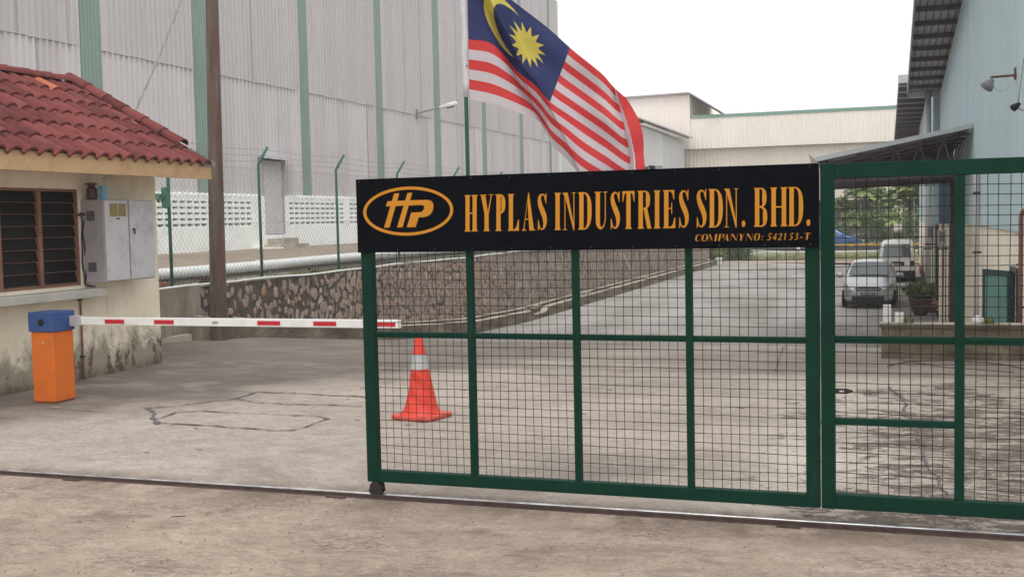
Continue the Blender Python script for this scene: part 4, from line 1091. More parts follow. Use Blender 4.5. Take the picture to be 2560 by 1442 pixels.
mb = MB(); mb.beam((-10.9,13.2,.64),(-11.6,16.4,.68),.16,.05); mb.beam((-11.65,16.45,.68),(-11.8,20.5,.70),.14,.05); tag(mb.build('concrete_slab', 'concrete_grey'), 'grey concrete edging slabs lying in the ditch by the white pipe', 'slab')

def leaves(mb, c, r, n, size, droop=.3, squash=(1,1,1), vertical=False):
    for i in range(n):
        while True:
            p = Vector((random.uniform(-1,1), random.uniform(-1,1), random.uniform(-1,1)))
            if p.length <= 1: break
        w = noise.noise(Vector((c[0]+p.x*1.3, c[1]+p.y*1.3, p.z*1.6)))
        if w < -.18: continue
        q = Vector(c)+Vector((p.x*r*squash[0], p.y*r*squash[1], p.z*r*squash[2]))
        d = Vector((random.uniform(-1,1), random.uniform(-1,1), random.uniform(-.3,1.4 if vertical else .8))).normalized()
        s_ = d.cross(Vector((random.uniform(-1,1), random.uniform(-1,1), random.uniform(-1,1)))).normalized()
        l = size*random.uniform(.6,1.3); wd = l*.3
        mb.tint = min(1, max(0, .5+.9*w+random.uniform(-.25,.25)))
        mb.poly([q, q+d*l*.5+s_*wd, q+d*l, q+d*l*.5-s_*wd])
def blades(mb, c, r, n, h):
    for i in range(n):
        a = random.uniform(0, 6.3); rr = r*math.sqrt(random.random()); x = c[0]+rr*math.cos(a); y = c[1]+rr*math.sin(a)
        d = Vector((random.uniform(-.5,.5), random.uniform(-.5,.5), 1)).normalized(); hh = h*random.uniform(.4,1.2); b = random.uniform(0,6.3); w = Vector((math.cos(b),math.sin(b),0))*hh*.07
        p = Vector((x,y,c[2])); mb.tint = random.random(); m_ = p+d*hh*.6; e_ = p+d*hh+Vector((d.x,d.y,-.3))*hh*.3
        mb.poly([p-w,p+w,m_+w*.7,m_-w*.7]); mb.poly([m_-w*.7,m_+w*.7,e_])
mb = MB()
for i in range(150):
    y = random.uniform(13.5, 40)
    blades(mb, (random.uniform(-11.5,-10.45), y, .66), .22, 14, random.uniform(.08,.20))
for i in range(60): blades(mb, (-10.4+random.uniform(-.06,.12), 16.5+random.random()*5.5, .74), .12, 12, .10)
tag(mb.build('ditch_grass', 'weed_leaf', attr='leaf_tint'), 'rough grass and weeds growing along the ditch above the stone wall', 'grass', kind='stuff')
bricks = MB()
for k in range(4):
    for j in range(9): bricks.box(-11.55,-11.4,13.7+j*.24+(k%2)*.1,13.92+j*.24+(k%2)*.1,.50+k*.075,.568+k*.075)
tag(bricks.build('brick_edge', 'terracotta'), 'old dark red brick edging in the ditch below the white pipe', 'brickwork')
for (y, x, lb) in ((16.6,-11.2,'small dark red leaved plant in the ditch just right of the brown pole'),(20.6,-11.3,'dark red leaved plant in the ditch left of the second bent fence post')):
    r_ = thing('red_plant', lb, 'plant', (x,y,.6), group='red leaved plants in the ditch')
    mb = MB(); leaves(mb, (x,y,.72), .11, 90, .09, vertical=True); mb.build('leaves', 'ti_leaf', r_, attr='leaf_tint')
    mb = MB(); mb.tube([(x,y,.55),(x+.02,y,.74)], .012, 6); mb.build('stem', 'bark', r_)

# ------------------------------------------------------------------ chain link fence
fe = thing('chain_link_fence', 'green post chain link fence with barbed wire on top of the stone wall', 'fence', (-10.6,30,.77))
fy = [12.1,14.83,17.47,20.4,23.35,26.75,30.1,33.4,36.8,40.2,43.6,47,50.4,53.8,57.2,60.6,64]
for i, y in enumerate(fy):
    mb = MB(); zt = 2.46 if i == 1 else 2.78
    mb.tube([(-10.6,y,.62),(-10.6,y,2.76),(-10.59,y,2.80),(-10.43,y+.05,3.08)], .026, 8); mb.build('post', 'fence_green', fe, smooth=True)
mb = MB(); z0, z1 = .80, 2.70; H_ = z1-z0; st = .105; y = 12.1-H_
while y < 64:
    for s1 in (1,-1):
        ya, yb = (y, y+H_*.82) if s1 > 0 else (y+H_*.82, y)
        za, zb = z0, z1
        # clip at the fence ends
        if ya < 12.1:
            if yb <= 12.1: continue
            t_ = (12.1-ya)/(yb-ya); ya = 12.1; za = lerp(z0,z1,t_)
        if yb < 12.1:
            t_ = (12.1-ya)/(yb-ya); yb = 12.1; zb = lerp(z0,z1,t_)
        if max(ya,yb) > 64: continue
        mb.tube([(-10.61+.004*s1,ya,za),(-10.61+.004*s1,yb,zb)], .0020, 3, cap=False)
    y += st
mb.build('wire_mesh', 'fence_wire', fe)
for (x, z) in ((-10.6,2.70),(-10.6,1.75),(-10.6,.82)):
    mb = MB(); mb.tube([(x,12.1,z),(x,64,z)], .0028, 5); mb.build('line_wire', 'fence_wire', fe)
for (x, z) in ((-10.57,2.83),(-10.51,2.93),(-10.45,3.03)):
    mb = MB(); pts = []
    for i, (a, b_) in enumerate(zip(fy, fy[1:])):
        for k in range(6):
            t_ = k/6; pts.append((x, lerp(a,b_,t_), z-.05*4*t_*(1-t_)*(.6+.4*math.sin(i*3))))
    mb.tube(pts, .003, 4)
    y = 12.2
    while y < 40:
        i = max(k for k in range(len(fy)) if fy[k] <= y); t_ = (y-fy[i])/(fy[i+1]-fy[i]); zz = z-.05*4*t_*(1-t_)*(.6+.4*math.sin(i*3))
        mb.tube([(x-.02,y,zz-.015),(x+.02,y+.01,zz+.015)], .002, 3); y += .14
    mb.build('barbed_wire', 'fence_wire', fe)
mb = MB(); mb.box(-10.66,-10.56,14.72,14.80,2.0,2.32); mb.box(-10.72,-10.62,14.62,14.7,2.12,2.22); tag(mb.build('lock_box', 'fence_green', bevel=.01), 'small green box with black clamp strapped to the first fence post', 'box')

# ------------------------------------------------------------------ warehouse
wh_ = thing('warehouse', 'huge grey corrugated warehouse with green translucent strips and vented white base', 'warehouse', (-26,38,1))
WXh = -18.0
stripes = [(21.95,22.75),(26.45,27.3),(32.25,32.90),(37.85,38.53),(43.4,44.2),(49.15,49.85),(54.7,55.4),(59.9,60.5)]
def corr(mb, y0, y1, z0, z1, x, pitch=.21, d=.052, segs=None):
    n = max(1, int(round((y1-y0)/pitch))); p = (y1-y0)/n; b = len(mb.v)
    prof = [(0,0),(.55,0),(.66,d),(.88,d),(1.0,0)]
    ys_ = []
    for i in range(n):
        for (a, dd) in prof[:-1]: ys_.append((y0+(i+a)*p, dd))
    ys_.append((y1, 0))
    for (yy, dd) in ys_: mb.v += [(x+dd,yy,z0),(x+dd,yy,z1)]
    for i in range(len(ys_)-1): mb.face([b+2*i, b+2*i+2, b+2*i+3, b+2*i+1])
mb = MB(); edges = [14.0]+[v for s_ in stripes for v in s_]+[61.9]
for i in range(0, len(edges), 2):
    a, b_ = edges[i], edges[i+1]
    corr(mb, a, b_, 2.56, 6.03, WXh); corr(mb, a, b_, 5.97, 14.0, WXh+.012)
    # rusty overlap joints between sheets
wallo = mb.build('wall_sheeting', 'ware', wh_)
mb = MB()
yy = 14.2
while yy < 61.5:
    if not any(a-.05 < yy < b_+.05 for a, b_ in stripes):
        if random.random() < .4: mb.box(WXh+.028,WXh+.05,yy,yy+.009,2.6+random.random()*.4,5.96)
        if random.random() < .3: mb.box(WXh+.058,WXh+.078,yy+.2,yy+.208,6.0,14)
    yy += .79
for i in range(0, len(edges), 2):
    y0 = edges[i]
    while y0 < edges[i+1]-.3:
        mb.box(WXh+.02,WXh+.058,y0,min(edges[i+1],y0+.5),5.955+random.uniform(-.012,.012),5.972); y0 += .52
mb.build('sheet_joints', 'cab_side', wallo)
for a, b_ in stripes:
    mb = MB(); corr(mb, a, b_, 2.60, 14.0, WXh-.01, .13, .03); mb.build('translucent_strip', 'skylight', wh_)
mb = MB(); mb.box(-40,-18.3,14,61.85,0,13.9); mb.box(-18.3,-18.06,14,61.85,2.6,13.9); mb.build('structure', 'grey_clad', wh_)
mb = MB(); mb.box(-18.25,WXh+.10,61.86,62.0,1,14.0); mb.build('corner_flashing', 'white', wh_)
# perforated base: solid lower wall, lattice of vent blocks above, pilasters, door gap
DY0, DY1 = 29.75, 30.95
mb = MB()
BX = WXh+.12
pil = [(14,14.3),(18.4,18.9),(23.75,24.15),(29.05,29.72),(30.98,31.2),(34.95,35.35),(40.3,40.7),(46,46.4),(51.7,52.1),(57.4,57.8),(61.4,61.84)]
mb.box(-18.2,BX,14,DY0,.9,1.70); mb.box(-18.2,BX,DY1,61.84,.9,1.70)
mb.box(-18.2,BX,14,DY0,2.50,2.58); mb.box(-18.2,BX,DY1,61.84,2.50,2.58)
mb.box(-18.2,BX,DY0,DY1,.9,1.42)
for a, b_ in pil: mb.box(-18.2,BX+.012,a,b_,1.702,2.498)
for a, b_ in ((DY0-.02,DY0),(DY1,DY1+.02)): mb.box(-18.2,BX+.01,a,b_,1.70,2.5)
rowsz = [1.72,1.876,2.032,2.188,2.344]
for (a, b_) in zip([p[1] for p in pil[:-1]], [p[0] for p in pil[1:]]):
    if abs(a-29.72) < .01: continue
    n = max(2, int(round((b_-a)/.335))); p = (b_-a)/n
    for k in range(5):
        z = rowsz[k]; mb.box(-18.1,BX-.003,a,b_,z+.060,z+.156 if k < 4 else 2.498)      # hood courses
        for i in range(n+1):
            yc = a+i*p; ya, yb = max(a, yc-.036), min(b_, yc+.036); mb.box(-18.1,BX-.006,ya,yb,z,z+.060)
    mb.box(-18.1,BX-.004,a,b_,1.70,1.72)
VW = mb
mb = MB(); mb.box(-18.22,-18.12,14.2,DY0-.05,1.68,2.52); mb.box(-18.22,-18.12,DY1+.05,61.7,1.68,2.52); mb.build('dark_interior', 'dark', wh_)
mb = VW
yy = 14.0
while yy < 61.8:
    if not DY0-.3 < yy < DY1: mb.tube([(BX-.1,yy+.13,2.58),(BX+.02,yy+.13,2.58)], .05, 8)
    yy += .26
mb.build('vent_wall', 'block_white', wh_)
mb = MB(); mb.box(-18.02,WXh+.07,DY0+.04,DY1-.04,1.44,3.62); dr = mb.build('door', 'cab_white', wh_)
mb = MB(); mb.box(-18.0,WXh+.10,DY0,DY0+.04,1.42,3.66); mb.box(-18.0,WXh+.10,DY1-.04,DY1,1.42,3.66); mb.box(-18,WXh+.10,DY0+.04,DY1-.04,3.62,3.66); mb.build('frame', 'cab_side', dr)
mb = MB(); mb.prism([(-18.0,DY0-.15,3.74),(-17.4,DY0-.15,3.66),(-17.4,DY0-.15,3.69),(-18.0,DY0-.15,3.78)], (0,1.6,0)); mb.build('awning', 'metal_edge', wh_)
mb = MB(); mb.box(BX+.002,-17.3,DY0-.1,DY1+.4,.9,1.12); mb.box(BX+.002,-17.55,DY0+.1,DY1+.2,1.12,1.30); mb.build('step', 'concrete_grey', wh_)
mb = MB(); mb.box(BX+.001,-17.2,29.0,DY0-.12,.9,1.05); mb.build('step', 'cream_wall', wh_)
wl = thing('wall_lamp', 'white street type lamp on an arm fixed to the warehouse sheeting', 'lamp', (-17.9,41.6,6.0))
pA = Vector((-17.93,41.6,6.02)); pB = Vector((-16.7,42.0,6.32))
mb = MB(); mb.tube([pA, pA.lerp(pB,.75)], .035, 8); mb.box(-17.95,-17.9,41.5,41.7,5.85,6.2); mb.build('arm', 'lamp_grey', wl)
d_ = (pB-pA).normalized(); mb = MB(); q0 = pA.lerp(pB,.68); q1 = q0+d_*.75
mb.tube([q0, q0+d_*.05, q0+d_*.4, q1-d_*.05, q1], [.03,.07,.10,.10,.05], 10); hd = mb.build('lamp_head', 'white', wl, smooth=True)
mb = MB(); mb.tube([q0+d_*.3+Vector((0,0,-.06)), q0+d_*.6+Vector((0,0,-.06))], [.06,.07], 8); mb.build('diffuser', 'lamp_glass', hd)

# ------------------------------------------------------------------ back buildings
bb = thing('cream_factory', 'long cream clad factory building closing the view behind the yard', 'building', (-6,95,-.7))
def corrX(mb, x0, x1, z0, z1, y, pitch=.32, d=.035):
    n = max(1, int(round((x1-x0)/pitch))); p = (x1-x0)/n; b = len(mb.v); pr = []
    for i in range(n):
        for (a, dd) in ((0,0),(.6,0),(.7,d),(.9,d)): pr.append((x0+(i+a)*p, dd))
    pr.append((x1, 0))
    for (xx, dd) in pr: mb.v += [(xx,y-dd,z0),(xx,y-dd,z1)]
    for i in range(len(pr)-1): mb.face([b+2*i, b+2*i+2, b+2*i+3, b+2*i+1])
BYb = 90.
mb = MB(); corrX(mb, -17.3, 14, 7.03, 9.45, BYb); mb.box(-17.25,14,BYb+.01,BYb+20,7.03,9.45); mb.build('upper_wall', 'cream_clad', bb)
mb = MB(); corrX(mb, -17.8, 14, 2.70, 7.02, BYb+.5); mb.box(-17.75,14,BYb+.52,BYb+20,2.72,7.02); mb.build('lower_wall', 'cream_clad2', bb)
mb = MB(); mb.box(-15.1,14,BYb-.08,BYb+.12,9.45,9.68); mb.build('roof_trim', 'green_trim', bb)
mb = MB(); mb.box(-17.3,-15.2,BYb-.03,BYb+.01,9.0,9.45); corrX(mb, -22, -15.2, 8.0, 11.35, BYb-.12); mb.box(-22,-15.25,BYb-.1,BYb+14,7.04,11.3); mb.build('tower_wall', 'cream_clad', bb)
mb = MB(); corr(mb, BYb-.1, BYb+12, 9.7, 11.2, -15.19, .45, .05); mb.build('tower_side', 'cream_side', bb)
mb = MB(); mb.prism([(-22.3,BYb-.5,11.38),(-15.2,BYb-.5,11.5),(-12.7,BYb-.5,9.85),(-12.7,BYb-.5,9.78),(-15.2,BYb-.5,11.38),(-22.3,BYb-.5,11.28)], (0,11,0))
ro = mb.build('tower_roof', 'soffit', bb)
mb = MB()
for i in range(8): mb.beam((-15.1,BYb+.2+i*1.4,11.28),(-12.8,BYb+.2+i*1.4,9.76),.09,.09)
mb.build('rafters', 'purlin', ro)
# open ground floor behind the palms
mb = MB()
for x in (-14,-9.5,-5,.12,4.5,9): mb.box(x,x+.62 if x == .12 else x+.4,BYb-.2,BYb+.3,-.75,2.72)
mb.build('column', 'cream_clad', bb)
M['recess_grey'] = paint('recess_grey', (112,110,110), 1.0, .8, .2, .6)
mb = MB(); mb.box(-17.7,14,BYb+2,BYb+2.2,-.75,2.75); mb.build('recessed_wall', 'recess_grey', bb)
mb = MB(); mb.box(-17.7,14,BYb+.31,BYb+.55,-.75,-.25); mb.box(-17.7,14,BYb+.31,BYb+.5,-.1,.12); mb.build('plinth_wall', 'white', bb)
for x in (-3.6,-1.9,1.2): 
    mb = MB(); mb.box(x,x+1.3,BYb+1.9,BYb+1.99,.5,2.2); mb.build('window', 'window_dim', bb)

gb = thing('grey_lean_to', 'grey rendered building with sloping roof edge between warehouse and cream factory', 'building', (-20,82,-1))
mb = MB(); mb.prism([(-34,80,-1.5),(-15.55,80,-1.5),(-15.55,80,7.62),(-18.8,80,9.0),(-34,80,9.0)], (0,9,0)); mb.build('wall', 'grey_clad', gb)
mb = MB(); mb.prism([(-34.5,79.3,9.35),(-18.4,79.3,9.35),(-14.9,79.3,7.92),(-14.9,79.3,7.82),(-18.4,79.3,9.22),(-34.5,79.3,9.22)], (0,10.2,0)); ro = mb.build('roof', 'soffit', gb)
mb = MB()
for i in range(22): mb.beam((-18.4+.0,79.4+i*.0,9.2),(-18.4,79.5,9.2),.01,.01)
mb = MB()
for i in range(7):
    t_ = i/6; mb.beam((lerp(-18.3,-15.0,t_),79.28,lerp(9.14,7.78,t_)),(lerp(-18.3,-15.0,t_),88,lerp(9.14,7.78,t_)),.08,.10)
mb.build('purlin', 'purlin', ro)
for x in (-18.4,-17.1,-16.5):
    mb = MB(); mb.box(x,x+.9 if x<-17 else x+.45,79.93,79.99,3.4,5.3); wn_ = mb.build('window', 'window_dim', gb)
    mb = MB(); mb.box(x-.06,x,79.92,79.99,3.35,5.35); mb.box(x-.06,x+1,79.9,79.99,5.3,5.38); mb.build('frame', 'grey_pipe', wn_)

# ------------------------------------------------------------------ blue factory on the right
bf = thing('blue_factory', 'pale blue clad factory with cream base wall and deep gable overhang', 'factory', (6,30,-1.4))
SX = 1.55
def roofz(y): return 6.58-.067*(y-28)
mb = MB()
# side sheeting follows the roof slope
n = int((41-9)/.2); b = 0
for i in range(n+1):
    yA = lerp(9, 41, i/n)
    for a, dd in ((0,0),(.06,0),(.09,-.022),(.15,-.022)):
        y_ = yA+a
        if y_ > 41: continue
        mb.v += [(SX+dd+.022, y_, 1.43), (SX+dd+.022, y_, roofz(y_))]
m = len(mb.v)//2
for i in range(m-1): mb.face([2*i+2, 2*i, 2*i+1, 2*i+3])
mb.build('side_sheeting', 'blue_clad', bf)
mb = MB(); mb.box(SX+.05,SX+.25,9,16.1,-1.4,1.43); mb.box(SX+.05,SX+.25,16.9,41,-1.4,1.43); mb.box(SX+.05,SX+.25,16.1,16.9,.86,1.43); mb.build('base_wall', 'cream_wall', bf)
mb = MB(); mb.prism([(SX+.06,9,1.44),(SX+.06,41,1.44),(SX+.06,41,roofz(41)-.02),(SX+.06,9,roofz(9)-.02)], (14,0,0)); mb.box(SX+.3,14,9,41,-1.4,1.43); mb.build('body', 'blue_clad', bf)
mb = MB(); mb.box(SX+.004,SX+.05,9,41,1.405,1.43); mb.build('drip_flashing', 'blue_clad', bf)
mb = MB(); mb.box(SX+.051,SX+.055,9,41,-1.4,-1.0); mb.build('skirting', 'stained', bf)
# roof 1 with purlins on the underside
mb = MB(); OX = .52
mb.prism([(OX,8,roofz(8)+.10),(OX,41.2,roofz(41.2)+.10),(OX,41.2,roofz(41.2)+.15),(OX,8,roofz(8)+.15)], (14,0,0)); rf1 = mb.build('roof', 'soffit', bf)
mb = MB(); y = 9.0
while y < 41.2: mb = MB(); mb.beam((OX+.03,y,roofz(y)+.04),(SX+.05,y,roofz(y)+.04),.10,.12); mb.build('purlin', 'purlin', rf1); y += 1.55
mb = MB()
for k in range(6):
    x = OX+.1+k*.17; mb.prism([(x,8,roofz(8)+.085),(x,41.2,roofz(41.2)+.085),(x,41.2,roofz(41.2)+.1),(x,8,roofz(8)+.1)], (.03,0,0))
mb.build('sheet_ribs', 'purlin', rf1)
mb = MB(); mb.prism([(OX-.03,8,roofz(8)-.02),(OX-.03,41.2,roofz(41.2)-.02),(OX-.03,41.2,roofz(41.2)+.2),(OX-.03,8,roofz(8)+.2)], (.03,0,0)); mb.build('barge_board', 'soffit', rf1)
mb = MB(); mb.box(OX,14,41.2,41.45,roofz(41.2)-.1,roofz(41.2)+.12); mb.build('gutter', 'metal_edge', rf1)
# second bay behind
S2 = 1.33
def roofz2(y): return 6.49-.028*(y-45)
mb = MB(); mb.prism([(S2+.012,41.5,1.2),(S2+.012,62,1.2),(S2+.012,62,roofz2(62)),(S2+.012,41.5,roofz2(41.5))], (12,0,0)); mb.build('rear_bay', 'blue_clad', bf)
mb = MB(); mb.box(S2,S2+.3,42.5,62,-.95,1.2); mb.box(S2+.3,12,41.6,62,-1.4,1.2); mb.build('rear_base_wall', 'cream_wall', bf)
mb = MB(); mb.box(S2-.004,S2+.3,42.5,62,-1.4,-.95); mb.build('red_skirting', 'red_paint', bf)
mb = MB(); mb.box(S2+.10,SX+.0,41.5,42.48,-1.4,1.25); mb.build('recess', 'teal_dark', bf)
mb = MB(); A_ = [(.24,44.8),(.12,70)]
mb.prism([(.24,44.6,roofz2(45)+.14),(.12,70,roofz2(70)+.14),(.12,70,roofz2(70)+.2),(.24,44.6,roofz2(45)+.2)], (13,0,0)); rf2 = mb.build('rear_roof', 'soffit', bf)
mb = MB(); y = 45.2
while y < 70: mb.beam((lerp(.24,.12,(y-45)/25)+.03,y,roofz2(y)+.05),(S2+.05,y,roofz2(y)+.05),.12,.16); mb.build('purlin', 'purlin', rf2); mb = MB(); y += 1.9
mb = MB(); mb.prism([(.22,44.4,6.45),(.22,44.6,6.45),(.22,44.6,6.75),(.22,44.4,6.75)], (.9,0,0)); mb.build('barge_end', 'metal_edge', rf2)
# far gable end below the rear roof, continuing wall to the far corner
dpp = thing('downpipe', 'fat pale grey rainwater pipe dropping from the roof gutter', 'downpipe', (1.2,41.3,-1.4))
mb = MB(); mb.tube([(1.17,41.15,-1.4),(1.17,41.15,5.75)], .105, 14); mb.build('pipe', 'grey_pipe', dpp, smooth=True)
mb = MB(); mb.box(1.03,1.31,41.0,41.19,3.0,3.05); mb.box(1.03,1.31,41.0,41.19,.4,.45); mb.build('bracket', 'steel_dark', dpp)
dp2 = thing('wall_downpipe', 'slim cream downpipe on the cream and blue wall right of the gate mullion', 'downpipe', (1.47,22.7,-1.4))
mb = MB(); mb.tube([(1.49,22.6,-1.4),(1.49,22.6,2.35),(1.49,22.6,2.5),(1.52,22.9,2.6)], .05, 12); mb.build('pipe', 'cable_white', dp2, smooth=True)
mb = MB()
for z in (-.5,.9,2.0): mb.box(1.42,1.57,22.52,22.56,z,z+.04)
mb.build('bracket', 'steel_dark', dp2)
# pilaster pieces on the wall between the two pipes
mb = MB(); mb.box(1.24,1.545,33.2,33.6,-1.4,1.35); pi_ = thing('wall_pilaster', 'cream and dark blue pilaster standing out from the factory wall', 'pilaster', (1.45,33.4,-1.4)); mb.build('lower_part', 'cream_wall', pi_)
M['navy'] = paint('slate_blue_sheet', (92,112,134), .9, .5, .15, 3); M['dkbrown'] = paint('dark_brown_steel', (76,64,62), .9, .6, .15, 3)
mb = MB(); mb.box(1.22,1.547,33.15,33.65,1.352,2.9); mb.build('upper_part', 'navy', pi_)
mb = MB(); mb.box(1.34,1.546,29.3,29.6,-1.4,2.9); tag(mb.build('steel_column', 'dkbrown'), 'dark brown steel column against the factory wall behind the gate', 'column')
# open teal door
td = thing('teal_door', 'teal steel side door standing open on the cream factory wall', 'door', (SX,16.9,-1.4))
mb = MB(); hin = Vector((SX+.02,16.95,-1.35)); end = Vector((1.28,17.62,-1.35)); d_ = (end-hin).normalized(); nrmv = Vector((-d_.y,d_.x,0))*.035
mb.prism([hin, end, end+nrmv, hin+nrmv], (0,0,2.2)); lf = mb.build('door_leaf', 'teal_door', td)
mb = MB()
for (a, b_) in ((hin+nrmv*1.1, hin+nrmv*1.1+d_*.05), (end+nrmv*1.1-d_*.06, end+nrmv*1.1)):
    mb.prism([a, b_, b_+nrmv*.2, a+nrmv*.2], (0,0,2.2))
mb.prism([hin+nrmv*1.1+d_*.05+Vector((0,0,2.12)), end+nrmv*1.1-d_*.06+Vector((0,0,2.12)), end+nrmv*1.3-d_*.06+Vector((0,0,2.12)), hin+nrmv*1.3+d_*.05+Vector((0,0,2.12))], (0,0,.08)); mb.build('leaf_frame', 'teal_dark', lf)
mb = MB(); mb.box(SX-.01,SX+.06,16.04,16.1,-1.4,.92); mb.box(SX-.01,SX+.06,16.9,16.94,-1.4,.92); mb.box(SX-.01,SX+.06,16.1,16.9,.86,.92); mb.build('door_frame', 'teal_dark', td)
mb = MB(); mb.box(SX+.26,SX+.28,16.0,17.0,-1.4,.9); mb.build('dark_opening', 'teal_dark', td)
rp = thing('fire_pipe', 'red oxide water pipe with a bend running up the factory wall by the frame edge', 'pipe', (1.49,15.2,-1.4))
pxx = 1.43; pyy = 14.4
mb = MB(); mb.tube([(pxx,pyy,-1.4),(pxx,pyy,1.60),(pxx+.01,pyy-.02,1.66),(pxx+.05,pyy-.05,1.70),(pxx+.12,pyy-.06,1.70)], .026, 10); mb.build('pipe', 'pipe_red', rp, smooth=True)
mb = MB(); mb.tube([(pxx,pyy,.55),(pxx+.16,pyy,.55)], .014, 8); mb.tube([(pxx-.05,pyy,1.05),(pxx,pyy,1.05)], .013, 8); mb.build('branch', 'pipe_red', rp, smooth=True)
fl1 = thing('floodlight', 'grey floodlight hanging from a rusty arm high on the blue wall', 'floodlight', (1.5,16.3,3.5))
mb = MB(); mb.tube([(SX,16.3,3.46),(1.22,16.0,3.42)], .016, 8); mb.tube([(SX-.01,16.3,3.40),(SX-.01,16.3,3.56)], .02, 6); mb.build('arm', 'pipe_red', fl1)
mb = MB(); c0 = Vector((1.22,15.97,3.36)); ax = Vector((-.45,-.2,-.6)).normalized()
mb.tube([c0, c0+Vector((0,0,.06))], .010, 6); mb.tube([c0-ax*.03, c0+ax*.01, c0+ax*.05, c0+ax*.10], [.03,.045,.075,.085], 12); mb.build('lamp_head', 'lamp_grey', fl1, smooth=True)
mb = MB(); pts = [c0+Vector((.02,0,-.02)).lerp(Vector((0,0,0)),0)]
for i in range(1,9): t_ = i/8; pts.append(Vector((lerp(1.24,SX-.01,t_), lerp(15.98,16.3,t_), lerp(3.30,3.42,t_)-.18*4*t_*(1-t_)*.6)))
mb.tube(pts, .004, 5); mb.build('cable', 'cable_white', fl1)
fl2 = thing('spotlight', 'small dark spotlight on a bent pipe at the photo edge of the blue wall', 'spotlight', (1.5,14.8,2.9))
mb = MB(); mb.tube([(SX,14.2,2.83),(1.42,14.2,2.83),(1.37,14.2,2.86)], .010, 8); mb.build('arm', 'grey_pipe', fl2)
mb = MB(); c0 = Vector((1.35,14.15,2.88)); ax = Vector((-.5,-.3,-.35)).normalized(); mb.tube([c0-ax*.05, c0, c0+ax*.05], [.02,.035,.045], 10); mb.build('lamp_head', 'plastic_black', fl2, smooth=True)
mb = MB(); mb.tube([(1.37,14.15,2.92),(1.42,14.1,3.4),(SX-.0,14.1,3.7)], .003, 4); mb.build('cable', 'cable', fl2)

# lean-to canopy
cy = thing('lean_to_canopy', 'dark metal lean-to canopy over the parked cars, fixed to the blue wall', 'canopy', (0,40,-1.4))
CZ = lambda x: lerp(2.80, 3.36, (x+1.5)/(SX+1.5))
mb = MB(); mb.prism([(-1.5,24.5,CZ(-1.5)),(SX-.03,24.5,CZ(SX)),(SX-.03,24.5,CZ(SX)+.05),(-1.5,24.5,CZ(-1.5)+.05)], (0,7.0,0)); cro = mb.build('roof_sheet', 'soffit_dark', cy)
mb = MB(); mb.prism([(-1.52,24.44,CZ(-1.5)-.02),(SX-.03,24.44,CZ(SX)-.02),(SX-.03,24.44,CZ(SX)+.075),(-1.52,24.44,CZ(-1.5)+.075)], (0,.05,0)); mb.build('edge_trim', 'metal_edge', cro)
for y in (24.8,26.4,28,29.6,31.2):
    mb = MB(); 
    mb.beam((-1.4,y,2.72),(SX-.05,y,3.26),.05,.06); mb.beam((-1.4,y,2.36),(SX-.05,y,2.44),.04,.05); mb.beam((-1.4,y,2.36),(-1.4,y,2.74),.04,.04)
    for k in range(6):
        x0 = lerp(-1.3,SX-.1,k/6); x1 = lerp(-1.3,SX-.1,(k+.5)/6); x2 = lerp(-1.3,SX-.1,(k+1)/6)
        zt = lambda x: lerp(2.72,3.26,(x+1.4)/2.9); zb_ = lambda x: lerp(2.36,2.44,(x+1.4)/2.9)
        mb.beam((x0,y,zt(x0)),(x1,y,zb_(x1)),.03,.03); mb.beam((x1,y,zb_(x1)),(x2,y,zt(x2)),.03,.03)
    mb.build('truss', 'truss', cy)
mb = MB()
for k in range(5):
    x = lerp(-1.35,SX-.2,k/4); mb.beam((x,24.55,CZ(x)-.04),(x,31.4,CZ(x)-.04),.05,.06)
mb.build('purlin', 'truss', cy)
mb = MB(); mb.prism([(-1.56,24.4,2.86),(-1.44,24.4,2.74),(-1.60,24.4,2.74),(-1.66,24.4,2.95)], (0,7.2,0)); mb.build('gutter', 'box_grey', cy)
mb = MB(); mb.prism([(-1.5,31.45,2.33),(SX-.04,31.45,2.42),(SX-.04,31.45,CZ(SX)),(-1.5,31.45,CZ(-1.5))], (0,.03,0)); mb.build('end_valance', 'soffit_dark', cy)
mb = MB()
for k in range(16): mb.box(-1.45+k*.19,-1.42+k*.19,31.42,31.45,2.36,2.85)
mb.build('valance_ribs', 'truss', cy)
for y in (26.4,31.2):
    mb = MB(); mb.beam((SX-.12,y,-1.38),(SX-.12,y,2.5),.06,.06); mb.build('column', 'truss', cy)

# meter boxes, pots, odds and ends by the wall
for (x, z, w, lb) in ((.97,.86,.10,'grey meter box on a bracket beside the fat rainwater pipe, the left one'),(1.26,.74,.12,'grey meter box right of the fat rainwater pipe, set lower')):
    mbx = thing('meter_box', lb, 'meter box', (x,32,z), group='meter boxes on the factory wall')
    mb = MB(); mb.box(x-w,x+w*.9,31.9,32.1,z,z+.46); mb.build('body', 'cab_white', mbx, bevel=.01)
    mb = MB(); mb.box(x-w-.04,x+w+.04,31.85,32.3,z-.06,z-.025); mb.build('bracket', 'steel_dark', mbx)
    mb = MB(); mb.box(x-w*.6,x+w*.5,31.89,31.899,z+.15,z+.4); mb.build('cover', 'lamp_grey', mbx)
for (x, r, zt, mt, lb) in ((1.51,.020,1.5,'pipe_red','thin rusty pipe rising beside the right meter box'),(1.60,.015,1.0,'steel_dark','thin dark pipe rising right of the rusty one by the meter boxes'),(1.70,.015,.6,'steel_dark','shortest thin dark pipe by the meter boxes')):
    mb = MB(); xx = x*.86; mb.tube([(xx,32.6,-1.4),(xx,32.6,zt)], r, 6); tag(mb.build('riser_pipe', mt), lb, 'pipe', 'riser pipes by the meter boxes')
pt = thing('planter', 'large brown urn planter with green fern by the factory wall', 'planter', (.80,35.5,-1.4))
